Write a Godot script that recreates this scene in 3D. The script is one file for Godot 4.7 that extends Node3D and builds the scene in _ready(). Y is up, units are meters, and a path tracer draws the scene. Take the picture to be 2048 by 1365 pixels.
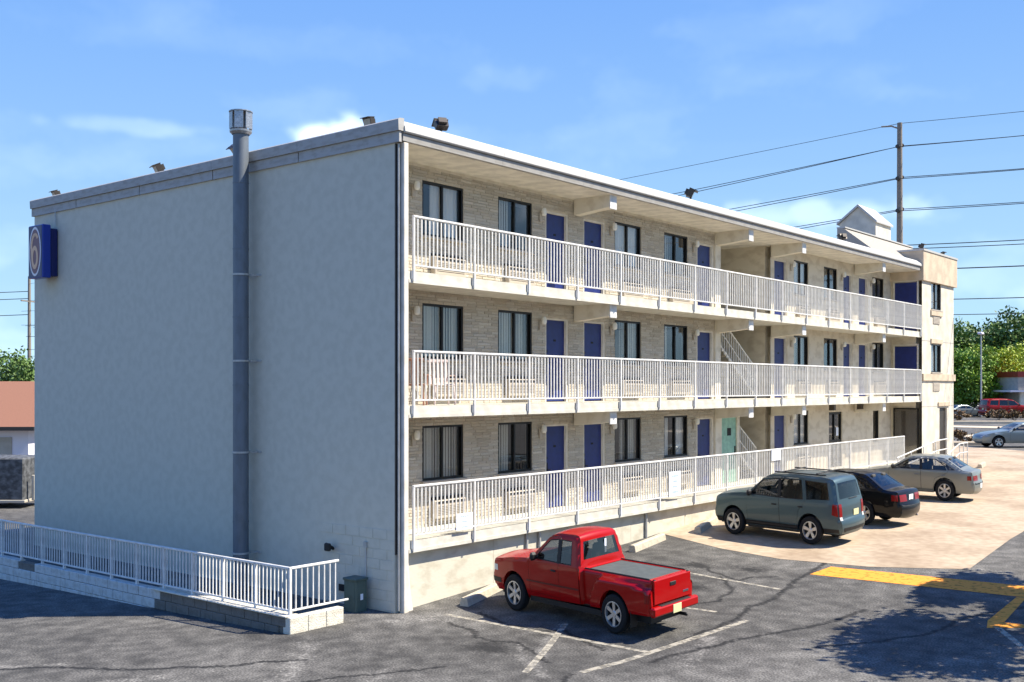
extends Node3D
# ---------------------------------------------------------------- constants
const ZW := -1.25                      # room wall behind the walkways
const FL := [1.40, 4.07, 6.74]         # walkway levels
const LEN := 30.3                      # length of the walkways
const ZB := -14.5                      # back of the building
const SOFFIT := 9.26
const STOREY := ["ground floor", "second floor", "top floor"]
var M := {}
var used := {}
var rng := RandomNumberGenerator.new()

# ---------------------------------------------------------------- mesh builder
class MB:
	var V := PackedVector3Array()
	var N := PackedVector3Array()
	var T := PackedVector2Array()
	var T2 := PackedVector2Array()
	var K := PackedColorArray()
	var col = null
	func v(p: Vector3, n: Vector3, t := Vector2.ZERO) -> void:
		V.append(p); N.append(n); T.append(t)
		if col != null: K.append(col)
	func tri(a: Vector3, b: Vector3, c: Vector3) -> void:
		var n := (b - a).cross(c - a).normalized()
		v(a, n); v(c, n); v(b, n)
	func q(a: Vector3, b: Vector3, c: Vector3, d: Vector3) -> void:
		var n := (c - a).cross(d - b).normalized()
		v(a, n, Vector2(0, 1)); v(c, n, Vector2(1, 0)); v(b, n, Vector2(1, 1))
		v(a, n, Vector2(0, 1)); v(d, n, Vector2(0, 0)); v(c, n, Vector2(1, 0))
	func qs(a: Vector3, b: Vector3, c: Vector3, d: Vector3, na: Vector3, nb: Vector3, nc: Vector3, nd: Vector3) -> void:
		v(a, na); v(c, nc); v(b, nb); v(a, na); v(d, nd); v(c, nc)
	func box(c: Vector3, s: Vector3, b := Basis()) -> void:
		var x := b.x * s.x * 0.5; var y := b.y * s.y * 0.5; var z := b.z * s.z * 0.5
		q(c - x - y + z, c + x - y + z, c + x + y + z, c - x + y + z)
		q(c + x - y - z, c - x - y - z, c - x + y - z, c + x + y - z)
		q(c + x - y + z, c + x - y - z, c + x + y - z, c + x + y + z)
		q(c - x - y - z, c - x - y + z, c - x + y + z, c - x + y - z)
		q(c - x + y + z, c + x + y + z, c + x + y - z, c - x + y - z)
		q(c - x - y - z, c + x - y - z, c + x - y + z, c - x - y + z)
	func mm(a: Vector3, b: Vector3) -> void:
		box((a + b) * 0.5, (b - a).abs())
	func cbox(c: Vector3, s: Vector3, r: float, b := Basis()) -> void:
		var h := s * 0.5
		var ax := [b.x, b.y, b.z]
		var hh := [h.x, h.y, h.z]
		for i in 3:
			var j := (i + 1) % 3; var k := (i + 2) % 3
			for sg in [-1.0, 1.0]:
				var o: Vector3 = c + ax[i] * hh[i] * sg
				var u: Vector3 = ax[j] * (hh[j] - r) * sg
				var w: Vector3 = ax[k] * (hh[k] - r)
				q(o - u - w, o + u - w, o + u + w, o - u + w)
			for sj in [-1.0, 1.0]:
				for sk in [-1.0, 1.0]:
					var pj: Vector3 = c + ax[j] * hh[j] * sj + ax[k] * (hh[k] - r) * sk
					var pk: Vector3 = c + ax[j] * (hh[j] - r) * sj + ax[k] * hh[k] * sk
					var l: Vector3 = ax[i] * (hh[i] - r) * (sj * sk)
					_eq(pj - l, pj + l, pk + l, pk - l, ax[j] * sj + ax[k] * sk)
		for sx in [-1.0, 1.0]:
			for sy in [-1.0, 1.0]:
				for sz in [-1.0, 1.0]:
					var bx: Vector3 = b.x * sx; var by: Vector3 = b.y * sy; var bz: Vector3 = b.z * sz
					var a1: Vector3 = c + bx * h.x + by * (h.y - r) + bz * (h.z - r)
					var a2: Vector3 = c + bx * (h.x - r) + by * h.y + bz * (h.z - r)
					var a3: Vector3 = c + bx * (h.x - r) + by * (h.y - r) + bz * h.z
					if (a2 - a1).cross(a3 - a1).dot(bx + by + bz) > 0: tri(a1, a2, a3)
					else: tri(a1, a3, a2)
	func _eq(a: Vector3, b: Vector3, c: Vector3, d: Vector3, out: Vector3) -> void:
		if (c - a).cross(d - b).dot(out) > 0: q(a, b, c, d)
		else: q(d, c, b, a)
	func cyl(a: Vector3, b: Vector3, r0: float, r1: float, n := 10, caps := true) -> void:
		var d := (b - a).normalized()
		var u := d.cross(Vector3.UP if absf(d.y) < 0.9 else Vector3.RIGHT).normalized()
		var w := u.cross(d).normalized()
		for i in n:
			var t0 := TAU * i / n; var t1 := TAU * (i + 1) / n
			var n0 := u * cos(t0) + w * sin(t0); var n1 := u * cos(t1) + w * sin(t1)
			var p0 := a + n0 * r0; var p1 := a + n1 * r0; var p2 := b + n1 * r1; var p3 := b + n0 * r1
			if (p1 - p0).cross(p3 - p0).dot(n0) > 0: qs(p0, p1, p2, p3, n0, n1, n1, n0)
			else: qs(p3, p2, p1, p0, n0, n1, n1, n0)
			if caps:
				_t(a, p0, p1, -d); _t(b, p3, p2, d)
	func _t(a: Vector3, b: Vector3, c: Vector3, out: Vector3) -> void:
		if (b - a).cross(c - a).dot(out) > 0: tri(a, b, c)
		else: tri(a, c, b)
	func tube(pts: Array, r: float, n := 6) -> void:
		for i in pts.size() - 1: cyl(pts[i], pts[i + 1], r, r, n, i == 0 or i == pts.size() - 2)
	func lathe(prof: Array, n: int, xf: Transform3D) -> void:      # profile of (radius, along y)
		for k in prof.size() - 1:
			var a: Vector2 = prof[k]; var b: Vector2 = prof[k + 1]
			var e := Vector2(b.y - a.y, a.x - b.x).normalized()
			for i in n:
				var t0 := TAU * i / n; var t1 := TAU * (i + 1) / n
				var c0 := Vector3(cos(t0), 0, sin(t0)); var c1 := Vector3(cos(t1), 0, sin(t1))
				var n0 := xf.basis * (c0 * e.x + Vector3(0, e.y, 0)); var n1 := xf.basis * (c1 * e.x + Vector3(0, e.y, 0))
				var p0 := xf * (c0 * a.x + Vector3(0, a.y, 0)); var p1 := xf * (c1 * a.x + Vector3(0, a.y, 0))
				var p2 := xf * (c1 * b.x + Vector3(0, b.y, 0)); var p3 := xf * (c0 * b.x + Vector3(0, b.y, 0))
				if (p2 - p0).cross(p3 - p1).dot(n0 + n1) >= 0: qs(p0, p1, p2, p3, n0, n1, n1, n0)
				else: qs(p3, p2, p1, p0, n0, n1, n1, n0)
	func prism(poly: PackedVector2Array, z0: float, z1: float, xf := Transform3D()) -> void:   # outline in x, y; extruded along z
		var p := poly
		if Geometry2D.is_polygon_clockwise(p): p = p.duplicate(); p.reverse()
		var t := Geometry2D.triangulate_polygon(p)
		for i in range(0, t.size(), 3):
			var a := Vector3(p[t[i]].x, p[t[i]].y, 0); var b := Vector3(p[t[i + 1]].x, p[t[i + 1]].y, 0); var c := Vector3(p[t[i + 2]].x, p[t[i + 2]].y, 0)
			var f := Vector3(0, 0, z1); var g := Vector3(0, 0, z0)
			_t(xf * (a + f), xf * (b + f), xf * (c + f), xf.basis * Vector3(0, 0, z1 - z0))
			_t(xf * (a + g), xf * (b + g), xf * (c + g), xf.basis * Vector3(0, 0, z0 - z1))
		var cen := Vector2.ZERO
		for i in p.size():
			var a := p[i]; var b := p[(i + 1) % p.size()]
			var o := xf.basis * Vector3(b.y - a.y, a.x - b.x, 0)
			_eq(xf * Vector3(a.x, a.y, z1), xf * Vector3(a.x, a.y, z0), xf * Vector3(b.x, b.y, z0), xf * Vector3(b.x, b.y, z1), o)
	func mesh() -> ArrayMesh:
		var m := ArrayMesh.new()
		if V.is_empty(): return m
		var a := []
		a.resize(Mesh.ARRAY_MAX)
		a[Mesh.ARRAY_VERTEX] = V; a[Mesh.ARRAY_NORMAL] = N; a[Mesh.ARRAY_TEX_UV] = T
		if T2.size() == V.size(): a[Mesh.ARRAY_TEX_UV2] = T2
		if K.size() == V.size(): a[Mesh.ARRAY_COLOR] = K
		m.add_surface_from_arrays(Mesh.PRIMITIVE_TRIANGLES, a)
		return m

# ---------------------------------------------------------------- nodes
func numbered(n: String) -> String:
	used[n] = used.get(n, 0) + 1
	return n if used[n] == 1 else "%s_%03d" % [n, used[n] - 1]
func meta(o, label: String, category: String, group := "") -> void:
	o.set_meta("label", label); o.set_meta("category", category)
	if group != "": o.set_meta("group", group)
func thing(called: String, label: String, category: String, at := Vector3.ZERO, turn := 0.0, group := "") -> Node3D:
	var o := Node3D.new(); o.name = numbered(called); add_child(o)
	o.position = at; o.rotation.y = turn
	meta(o, label, category, group)
	return o
func part(parent: Node, called: String, mesh: Mesh, mat: Material, at := Vector3.ZERO, basis := Basis()) -> MeshInstance3D:
	var o := MeshInstance3D.new(); o.mesh = mesh; o.name = called
	o.material_override = mat
	parent.add_child(o, true)
	o.transform = Transform3D(basis, at)
	return o
func pt(parent: Node, called: String, mb: MB, mat: Material) -> MeshInstance3D:
	return part(parent, called, mb.mesh(), mat)
func sub(parent: Node, called: String) -> Node3D:
	var o := Node3D.new(); o.name = called; parent.add_child(o, true); return o
func struct(called: String, mb: MB, mat: Material) -> MeshInstance3D:
	var o := part(self, numbered(called), mb.mesh(), mat); o.set_meta("kind", "structure"); return o

# ---------------------------------------------------------------- materials
func noise_tex(sd: int, freq: float, oct: int, lo: Color, hi: Color, a := 0.3, b := 0.7, size := 256) -> NoiseTexture2D:
	var f := FastNoiseLite.new(); f.seed = sd; f.frequency = freq; f.fractal_octaves = oct
	f.noise_type = FastNoiseLite.TYPE_SIMPLEX_SMOOTH
	var t := NoiseTexture2D.new(); t.width = size; t.height = size; t.seamless = true; t.noise = f
	var r := Gradient.new(); r.offsets = PackedFloat32Array([a, b]); r.colors = PackedColorArray([lo, hi])
	t.color_ramp = r
	return t
func gray(x: float) -> Color: return Color(x, x, x)
func mat(name: String, c: Color, rough := 0.8, metal := 0.0, tex: Texture2D = null, scale := Vector3.ONE, bump: Texture2D = null, depth := 0.5) -> StandardMaterial3D:
	var m := StandardMaterial3D.new()
	m.albedo_color = c; m.roughness = rough; m.metallic = metal
	if tex or bump:
		m.uv1_triplanar = true; m.uv1_world_triplanar = true; m.uv1_scale = scale
		if tex: m.albedo_texture = tex
		if bump:
			m.heightmap_enabled = true; m.heightmap_texture = bump; m.heightmap_scale = depth
	M[name] = m
	return m
func make_materials() -> void:
	var soft := noise_tex(3, 0.015, 5, gray(0.91), gray(1.0))
	var fine := noise_tex(5, 0.09, 3, gray(0.80), gray(1.0))
	var bumpy := noise_tex(6, 0.11, 3, gray(0), gray(1), 0.2, 0.8)
	var dirt := noise_tex(9, 0.02, 5, Color(0.93, 0.92, 0.905), Color(1, 1, 1), 0.22, 0.55)
	mat("endwall", Color(0.79, 0.77, 0.70), 0.75, 0, noise_tex(11, 0.02, 6, Color(0.965, 0.965, 0.96), Color(1, 1, 1), 0.2, 0.7, 512), Vector3(0.3125, 0.3125, 0.3125), course_map(), 0.09)
	mat("cream", Color(0.86, 0.83, 0.76), 0.8, 0, dirt, Vector3(0.35, 0.35, 0.35))
	mat("basewall", Color(0.79, 0.77, 0.70), 0.85, 0, dirt, Vector3(0.28, 0.5, 0.28), bumpy, 0.10)
	mat("slabpaint", Color(0.82, 0.805, 0.75), 0.75, 0, soft, Vector3(0.5, 0.8, 0.5))
	mat("soffit", Color(0.90, 0.875, 0.815), 0.9, 0, soft, Vector3(0.4, 0.4, 0.4))
	mat("stucco", Color(0.83, 0.79, 0.71), 0.9, 0, dirt, Vector3(0.3, 0.5, 0.3), bumpy, 0.06)
	mat("tower", Color(0.83, 0.80, 0.73), 0.9, 0, soft, Vector3(0.3, 0.3, 0.3), bumpy, 0.05)
	mat("parapet", Color(0.80, 0.73, 0.63), 0.9, 0, soft, Vector3(0.3, 0.3, 0.3), bumpy, 0.2)
	mat("mortar", Color(0.80, 0.755, 0.675), 0.95, 0, soft, Vector3(0.7, 0.7, 0.7))
	for k in 4:
		mat("stone%d" % k, [Color(0.85, 0.81, 0.735), Color(0.83, 0.785, 0.705), Color(0.86, 0.825, 0.76), Color(0.81, 0.765, 0.685)][k], 0.9, 0, fine, Vector3(2, 2, 2), bumpy, 0.5)
	var sm := mat("stones", Color(1, 1, 1), 0.9, 0, fine, Vector3(2, 2, 2), bumpy, 0.5); sm.vertex_color_use_as_albedo = true
	mat("coping", Color(0.71, 0.705, 0.685), 0.6)
	mat("fascia", Color(0.62, 0.61, 0.59), 0.7, 0, dirt, Vector3(0.5, 1.2, 0.5))
	mat("fascia_end", Color(0.66, 0.655, 0.64), 0.7, 0, dirt, Vector3(0.5, 1.2, 0.5))
	mat("white_metal", Color(0.87, 0.865, 0.845), 0.45, 0, soft, Vector3(0.8, 0.8, 0.8))
	mat("post_paint", Color(0.86, 0.83, 0.78), 0.5, 0, dirt, Vector3(0.6, 0.4, 0.6))
	mat("old_metal", Color(0.72, 0.72, 0.70), 0.5, 0.2, dirt, Vector3(1.2, 0.6, 1.2))
	mat("flue", Color(0.42, 0.45, 0.48), 0.5, 0.25, dirt, Vector3(0.9, 0.35, 0.9))
	mat("flue_cap", Color(0.72, 0.73, 0.74), 0.38, 0.7, fine, Vector3(1, 1, 1))
	mat("blue_door", Color(0.085, 0.155, 0.42), 0.45, 0, soft, Vector3(0.9, 0.9, 0.9))
	mat("green_door", Color(0.56, 0.74, 0.66), 0.5, 0, soft, Vector3(0.9, 0.9, 0.9))
	mat("black_frame", Color(0.09, 0.085, 0.08), 0.4, 0.3)
	mat("dark", Color(0.05, 0.05, 0.05), 0.7)
	mat("interior", Color(0.40, 0.37, 0.33), 0.9)
	mat("curtain", Color(0.93, 0.93, 0.87), 0.95, 0, fine, Vector3(3, 3, 3))
	mat("sheer", Color(0.92, 0.93, 0.92), 0.95)
	mat("grille", Color(0.70, 0.66, 0.60), 0.6)
	mat("lamp_glass", Color(0.90, 0.89, 0.85), 0.25)
	mat("notice", Color(0.90, 0.92, 0.95), 0.5)
	mat("ink", Color(0.66, 0.73, 0.86), 0.6)
	mat("sign_blue", Color(0.10, 0.22, 0.58), 0.3)
	mat("sign_navy", Color(0.05, 0.10, 0.34), 0.35)
	mat("sign_white", Color(0.86, 0.84, 0.86), 0.35)
	mat("sign_red", Color(0.42, 0.20, 0.28), 0.35)
	mat("sign_orange", Color(0.85, 0.66, 0.52), 0.35)
	mat("block", Color(0.79, 0.79, 0.77), 0.85, 0, dirt, Vector3(0.9, 0.9, 0.9), bumpy, 0.5)
	mat("block_white", Color(0.82, 0.80, 0.74), 0.85, 0, dirt, Vector3(0.9, 0.9, 0.9), bumpy, 0.5)
	mat("block_bare", Color(0.45, 0.43, 0.40), 0.9, 0, dirt, Vector3(0.9, 0.9, 0.9), bumpy, 0.6)
	mat("utility_green", Color(0.30, 0.37, 0.34), 0.5, 0, dirt, Vector3(0.8, 0.8, 0.8))
	mat("concrete_stop", Color(0.74, 0.70, 0.62), 0.9, 0, dirt, Vector3(1.2, 1.2, 1.2), bumpy, 0.5)
	mat("plain_concrete", Color(0.68, 0.65, 0.59), 0.9, 0, dirt, Vector3(0.4, 0.4, 0.4), bumpy, 0.4)
	mat("kerb", Color(0.78, 0.72, 0.62), 0.9, 0, dirt, Vector3(0.4, 0.4, 0.4))
	mat("wood_pole", Color(0.58, 0.54, 0.49), 0.9, 0, fine, Vector3(3, 0.3, 3))
	mat("cable", Color(0.10, 0.11, 0.12), 0.6)
	mat("bronze", Color(0.27, 0.245, 0.22), 0.45, 0.3)
	mat("lens", Color(0.62, 0.60, 0.55), 0.15)
	mat("bark", Color(0.26, 0.21, 0.17), 0.95, 0, fine, Vector3(3, 0.6, 3))
	mat("roofing", Color(0.60, 0.58, 0.55), 0.95, 0, fine, Vector3(2, 2, 2))
	mat("shingle", Color(0.74, 0.71, 0.66), 0.95, 0, noise_tex(31, 0.05, 3, gray(0.7), gray(1.0)), Vector3(0.5, 4, 4))
	mat("clay_roof", Color(0.60, 0.42, 0.33), 0.9, 0, fine, Vector3(1, 1, 1))
	mat("red_band", Color(0.55, 0.17, 0.12), 0.5)
	mat("far_beige", Color(0.72, 0.69, 0.63), 0.9, 0, soft, Vector3(0.3, 0.3, 0.3))
	mat("tarp", Color(0.40, 0.41, 0.42), 0.8, 0, noise_tex(33, 0.03, 4, gray(0.6), gray(1.0)), Vector3(0.5, 0.5, 0.5))
	mat("red_plastic", Color(0.62, 0.44, 0.36), 0.5)
	mat("pink_plastic", Color(0.86, 0.79, 0.76), 0.5)
	for t in [["leaf_mid", Color(0.46, 0.58, 0.17)], ["leaf_dark", Color(0.37, 0.48, 0.22)], ["leaf_yellow", Color(0.62, 0.68, 0.16)], ["leaf_dry", Color(0.47, 0.36, 0.22)]]:
		var l := mat(t[0], t[1], 0.6); l.vertex_color_use_as_albedo = true; l.backlight = Color(0.35, 0.4, 0.1); l.cull_mode = BaseMaterial3D.CULL_DISABLED
	# glass
	var gl := mat("window_glass", Color(0.04, 0.05, 0.05, 0.13), 0.02); gl.transparency = BaseMaterial3D.TRANSPARENCY_ALPHA; gl.metallic_specular = 1.0
	var cg := mat("car_glass", Color(0.03, 0.05, 0.05, 0.62), 0.02); cg.transparency = BaseMaterial3D.TRANSPARENCY_ALPHA; cg.metallic_specular = 0.9
	var cl := mat("clear_glass", Color(0.05, 0.08, 0.07, 0.35), 0.02); cl.transparency = BaseMaterial3D.TRANSPARENCY_ALPHA; cl.metallic_specular = 0.9
	# vehicles
	for t in [["paint_red", Color(0.62, 0.015, 0.012), 0.0], ["paint_slate", Color(0.295, 0.365, 0.385), 0.55], ["paint_black", Color(0.035, 0.038, 0.055), 0.1], ["paint_taupe", Color(0.52, 0.525, 0.49), 0.45], ["paint_silver", Color(0.50, 0.54, 0.55), 0.5], ["paint_white", Color(0.80, 0.81, 0.80), 0.0], ["paint_far_red", Color(0.60, 0.06, 0.06), 0.0]]:
		var p := mat(t[0], t[1], 0.38, t[2]); p.clearcoat_enabled = true; p.clearcoat = 0.5; p.clearcoat_roughness = 0.05; p.metallic_specular = 0.25
	mat("moulding_red", Color(0.36, 0.012, 0.012), 0.5)
	mat("rubber", Color(0.06, 0.06, 0.06), 0.85)
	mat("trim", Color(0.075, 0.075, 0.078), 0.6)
	mat("seat", Color(0.30, 0.29, 0.27), 0.9)
	mat("alloy", Color(0.76, 0.76, 0.75), 0.3, 0.75)
	mat("tail_lens", Color(0.50, 0.02, 0.025), 0.15)
	mat("clear_lens", Color(0.80, 0.80, 0.78), 0.12)
	mat("cover", Color(0.30, 0.325, 0.32), 0.75, 0, soft, Vector3(1, 1, 1))
	mat("plate", Color(0.84, 0.82, 0.62), 0.4)
	mat("plate_white", Color(0.86, 0.86, 0.84), 0.4)
	mat("chrome", Color(0.75, 0.75, 0.75), 0.15, 1.0)
	# worn paint on the ground: opaque flecks left over
	for t in [["line_white", Color(0.74, 0.71, 0.64)], ["line_yellow", Color(0.92, 0.58, 0.17)]]:
		var p := mat(t[0], t[1], 0.85, 0, noise_tex(41, 0.05, 5, Color(1, 1, 1, 0.22), Color(1, 1, 1, 0.66), 0.34, 0.60), Vector3(0.45, 0.45, 0.45))
		p.transparency = BaseMaterial3D.TRANSPARENCY_ALPHA
	M["line_yellow"].albedo_texture = noise_tex(42, 0.05, 5, Color(1, 1, 1, 0.55), Color(1, 1, 1, 1.0), 0.25, 0.40)

# ---------------------------------------------------------------- ground
func g(x: float, z: float) -> float:
	var a := 0.0
	if x > 0: a = 0.052 * x if x < 14 else (0.728 + (x - 14) * 0.0185 if x < 30 else 1.024)
	if z > 0: a -= 0.015 * minf(z, 20)
	elif x < 0: a += 0.022 * maxf(z, -15) * minf(1, -x)
	if z < -15 and x > 0: a = lerpf(a, -0.33, clampf((-15 - z) / 5.0, 0, 1) * clampf((45 - x) / 10.0, 0, 1))
	return a
func gp(x: float, z: float, lift := 0.0) -> Vector3: return Vector3(x, g(x, z) + lift, z)
func gn(x: float, z: float) -> Vector3:
	return Vector3(g(x - 0.3, z) - g(x + 0.3, z), 0.6, g(x, z - 0.3) - g(x, z + 0.3)).normalized()
func drape(poly: PackedVector2Array, lift: float, cell := 1.0) -> MB:
	var mb := MB.new()
	var r := Rect2(poly[0], Vector2.ZERO)
	for p in poly: r = r.expand(p)
	var x := floorf(r.position.x / cell) * cell
	while x < r.end.x:
		var z := floorf(r.position.y / cell) * cell
		while z < r.end.y:
			var c := PackedVector2Array([Vector2(x, z), Vector2(x + cell, z), Vector2(x + cell, z + cell), Vector2(x, z + cell)])
			for p in Geometry2D.intersect_polygons(poly, c):
				var t := Geometry2D.triangulate_polygon(p)
				for i in range(0, t.size(), 3):
					var a: Vector2 = p[t[i]]; var b: Vector2 = p[t[i + 1]]; var d: Vector2 = p[t[i + 2]]
					if (b - a).cross(d - a) > 0: var s := b; b = d; d = s     # counter-clockwise seen from above
					for w in [a, d, b]:
						mb.v(gp(w.x, w.y, lift), gn(w.x, w.y), w); mb.T2.append(Vector2((w.x + 14.0) / 48.0, (w.y + 24.0) / 48.0))
			z += cell
		x += cell
	return mb
func strip(a: Vector2, b: Vector2, w0: float, w1 := -1.0) -> PackedVector2Array:
	if w1 < 0: w1 = w0
	var n := (b - a).orthogonal().normalized() * 0.5
	return PackedVector2Array([a + n * w0, b + n * w1, b - n * w1, a - n * w0])
func course_map() -> ImageTexture:      # faint relief of painted block courses, 3.2 m to a tile
	var S := 512
	var f := FastNoiseLite.new(); f.seed = 61; f.frequency = 0.12; f.fractal_octaves = 3
	var nz := f.get_seamless_image(S, S).get_data()
	var out := PackedByteArray(); out.resize(S * S)
	for y in S:
		var row := y / 32; var ry := y % 32
		for x in S:
			var rx := (x + (32 if row % 2 else 0)) % 64
			var v := 0.75 + (nz[y * S + x] / 255.0 - 0.5) * 0.4
			if ry < 2 or rx < 2: v -= 0.45 * clampf(nz[((y * 3) % S) * S + (x * 3) % S] / 255.0 * 1.6 - 0.3, 0, 1)
			out[y * S + x] = int(clampf(v, 0, 1) * 255)
	return ImageTexture.create_from_image(Image.create_from_data(S, S, false, Image.FORMAT_L8, out))
func wear_map() -> ImageTexture:
	var S := 1024
	var f := FastNoiseLite.new(); f.seed = 21; f.frequency = 0.006; f.fractal_octaves = 6; f.domain_warp_enabled = true; f.domain_warp_amplitude = 40
	var big := f.get_image(S, S).get_data()
	f = FastNoiseLite.new(); f.seed = 22; f.frequency = 0.09; f.fractal_octaves = 4
	var mid := f.get_image(S, S).get_data()
	f = FastNoiseLite.new(); f.seed = 24; f.frequency = 0.02; f.fractal_octaves = 4
	var pat := f.get_image(S, S).get_data()
	var out := PackedByteArray(); out.resize(S * S)
	for i in S * S:
		var x := (big[i] / 255.0 - 0.5) * 0.55 + (mid[i] / 255.0 - 0.5) * 0.75 + (pat[i] / 255.0 - 0.5) * 0.4
		out[i] = int(clampf(0.68 + x * 0.50, 0.40, 0.95) * 255)
	# tar joints and cracks, then pale worn streaks where old paint was scraped away, at their places in the lot
	var cracks := [[Vector2(8.9, 4.9), Vector2(5.2, 5.4), Vector2(3.4, 5.5), Vector2(1.2, 5.35), 2.2], [Vector2(5.4, 7.2), Vector2(3.2, 6.6), Vector2(1.6, 6.0), Vector2(0.2, 5.6), 2.0],
		[Vector2(6.3, 3.6), Vector2(5.3, 4.4), Vector2(4.4, 4.6), Vector2(3.9, 4.3), 1.6], [Vector2(0.1, 1.2), Vector2(-0.4, 2.3), Vector2(-0.2, 3.1), Vector2(-0.9, 4.3), 1.8],
		[Vector2(-3.4, 1.2), Vector2(-5.4, -0.2), Vector2(-7.0, -2.4), Vector2(-9.0, -3.3), 2.0], [Vector2(-2.2, 3.2), Vector2(-4.3, 2.2), Vector2(-6.2, 2.6), Vector2(-8.0, 1.5), 1.6],
		[Vector2(1.0, 1.2), Vector2(0.6, 2.2), Vector2(0.9, 3.3), Vector2(0.3, 4.6), 1.4], [Vector2(7.0, 4.6), Vector2(6.2, 4.1), Vector2(6.6, 3.2), Vector2(7.3, 2.3), 1.3], [Vector2(2.5, 7.4), Vector2(4.2, 8.6), Vector2(6.1, 9.0), Vector2(9.0, 10.0), 1.4],
		[Vector2(-7.0, -2.4), Vector2(-7.2, -5.0), Vector2(-6.7, -7.5), Vector2(-7.4, -11.0), 1.5], [Vector2(-1.2, 5.0), Vector2(-2.6, 5.6), Vector2(-4.6, 5.2), Vector2(-6.6, 6.4), 1.8]]
	var r := RandomNumberGenerator.new(); r.seed = 5
	for c in cracks:
		var w: float = c[-1]
		for k in c.size() - 2:
			_stroke(out, S, c[k], c[k + 1], w, 0.42, r, 0.12)
	var pale := [[Vector2(-2.5, 0.2), Vector2(-4.2, 1.8), 9.0], [Vector2(-4.2, 1.8), Vector2(-6.8, 3.0), 10.0], [Vector2(0.3, 0.8), Vector2(-0.6, 0.2), 8.0], [Vector2(-0.2, 3.2), Vector2(-1.6, 4.8), 5.0],
		[Vector2(1.4, 3.0), Vector2(-0.8, 4.0), 4.0], [Vector2(-6.0, -1.6), Vector2(-8.8, -4.6), 6.0], [Vector2(-5.4, 0.4), Vector2(-8.8, -1.2), 5.0], [Vector2(-7.6, -4.2), Vector2(-9.6, -8.0), 6.0], [Vector2(2.2, 5.6), Vector2(0.4, 6.2), 6.0], [Vector2(-3.0, 2.6), Vector2(-5.6, 4.6), 5.0]]
	for c in pale: _stroke(out, S, c[0], c[1], c[2], 1.28, r, 0.55)
	for st in [[2.1, 2.6], [2.3, 3.4], [4.9, 2.8], [5.1, 3.6], [7.0, 2.6], [7.3, 3.8], [-0.8, 3.0]]:      # oil drips in the stalls
		for k in 900:
			var a := r.randf() * TAU; var d := absf(r.randfn()) * 0.22
			var p := (Vector2(st[0] + cos(a) * d, st[1] + sin(a) * d * 1.4) + Vector2(14, 24)) / 48.0 * S
			var o := int(p.y) * S + int(p.x)
			out[o] = maxi(70, int(out[o] * 0.86))
	var img := Image.create_from_data(S, S, false, Image.FORMAT_L8, out)
	img.convert(Image.FORMAT_RGBA8)
	return ImageTexture.create_from_image(img)
func _stroke(out: PackedByteArray, S: int, a: Vector2, b: Vector2, w: float, f: float, r: RandomNumberGenerator, rough: float) -> void:
	var pa := (a + Vector2(14, 24)) / 48.0 * S; var pb := (b + Vector2(14, 24)) / 48.0 * S
	var n := int(pa.distance_to(pb) * 1.5) + 1
	var side := (pb - pa).orthogonal().normalized(); var drift := 0.0
	for i in n + 1:
		drift = clampf(drift + r.randf_range(-0.6, 0.6), -4, 4)
		var c := pa.lerp(pb, float(i) / n) + side * drift * sin(PI * i / n)
		for k in int(w * 1.6) + 1:
			if r.randf() < rough: continue
			var p := c + Vector2(r.randf_range(-0.5, 0.5), r.randf_range(-0.5, 0.5)) * w
			if p.x < 1 or p.y < 1 or p.x >= S - 1 or p.y >= S - 1: continue
			var o := int(p.y) * S + int(p.x)
			out[o] = int(clampf(lerpf(out[o], out[o] * f, 0.55), 40, 255))

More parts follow.
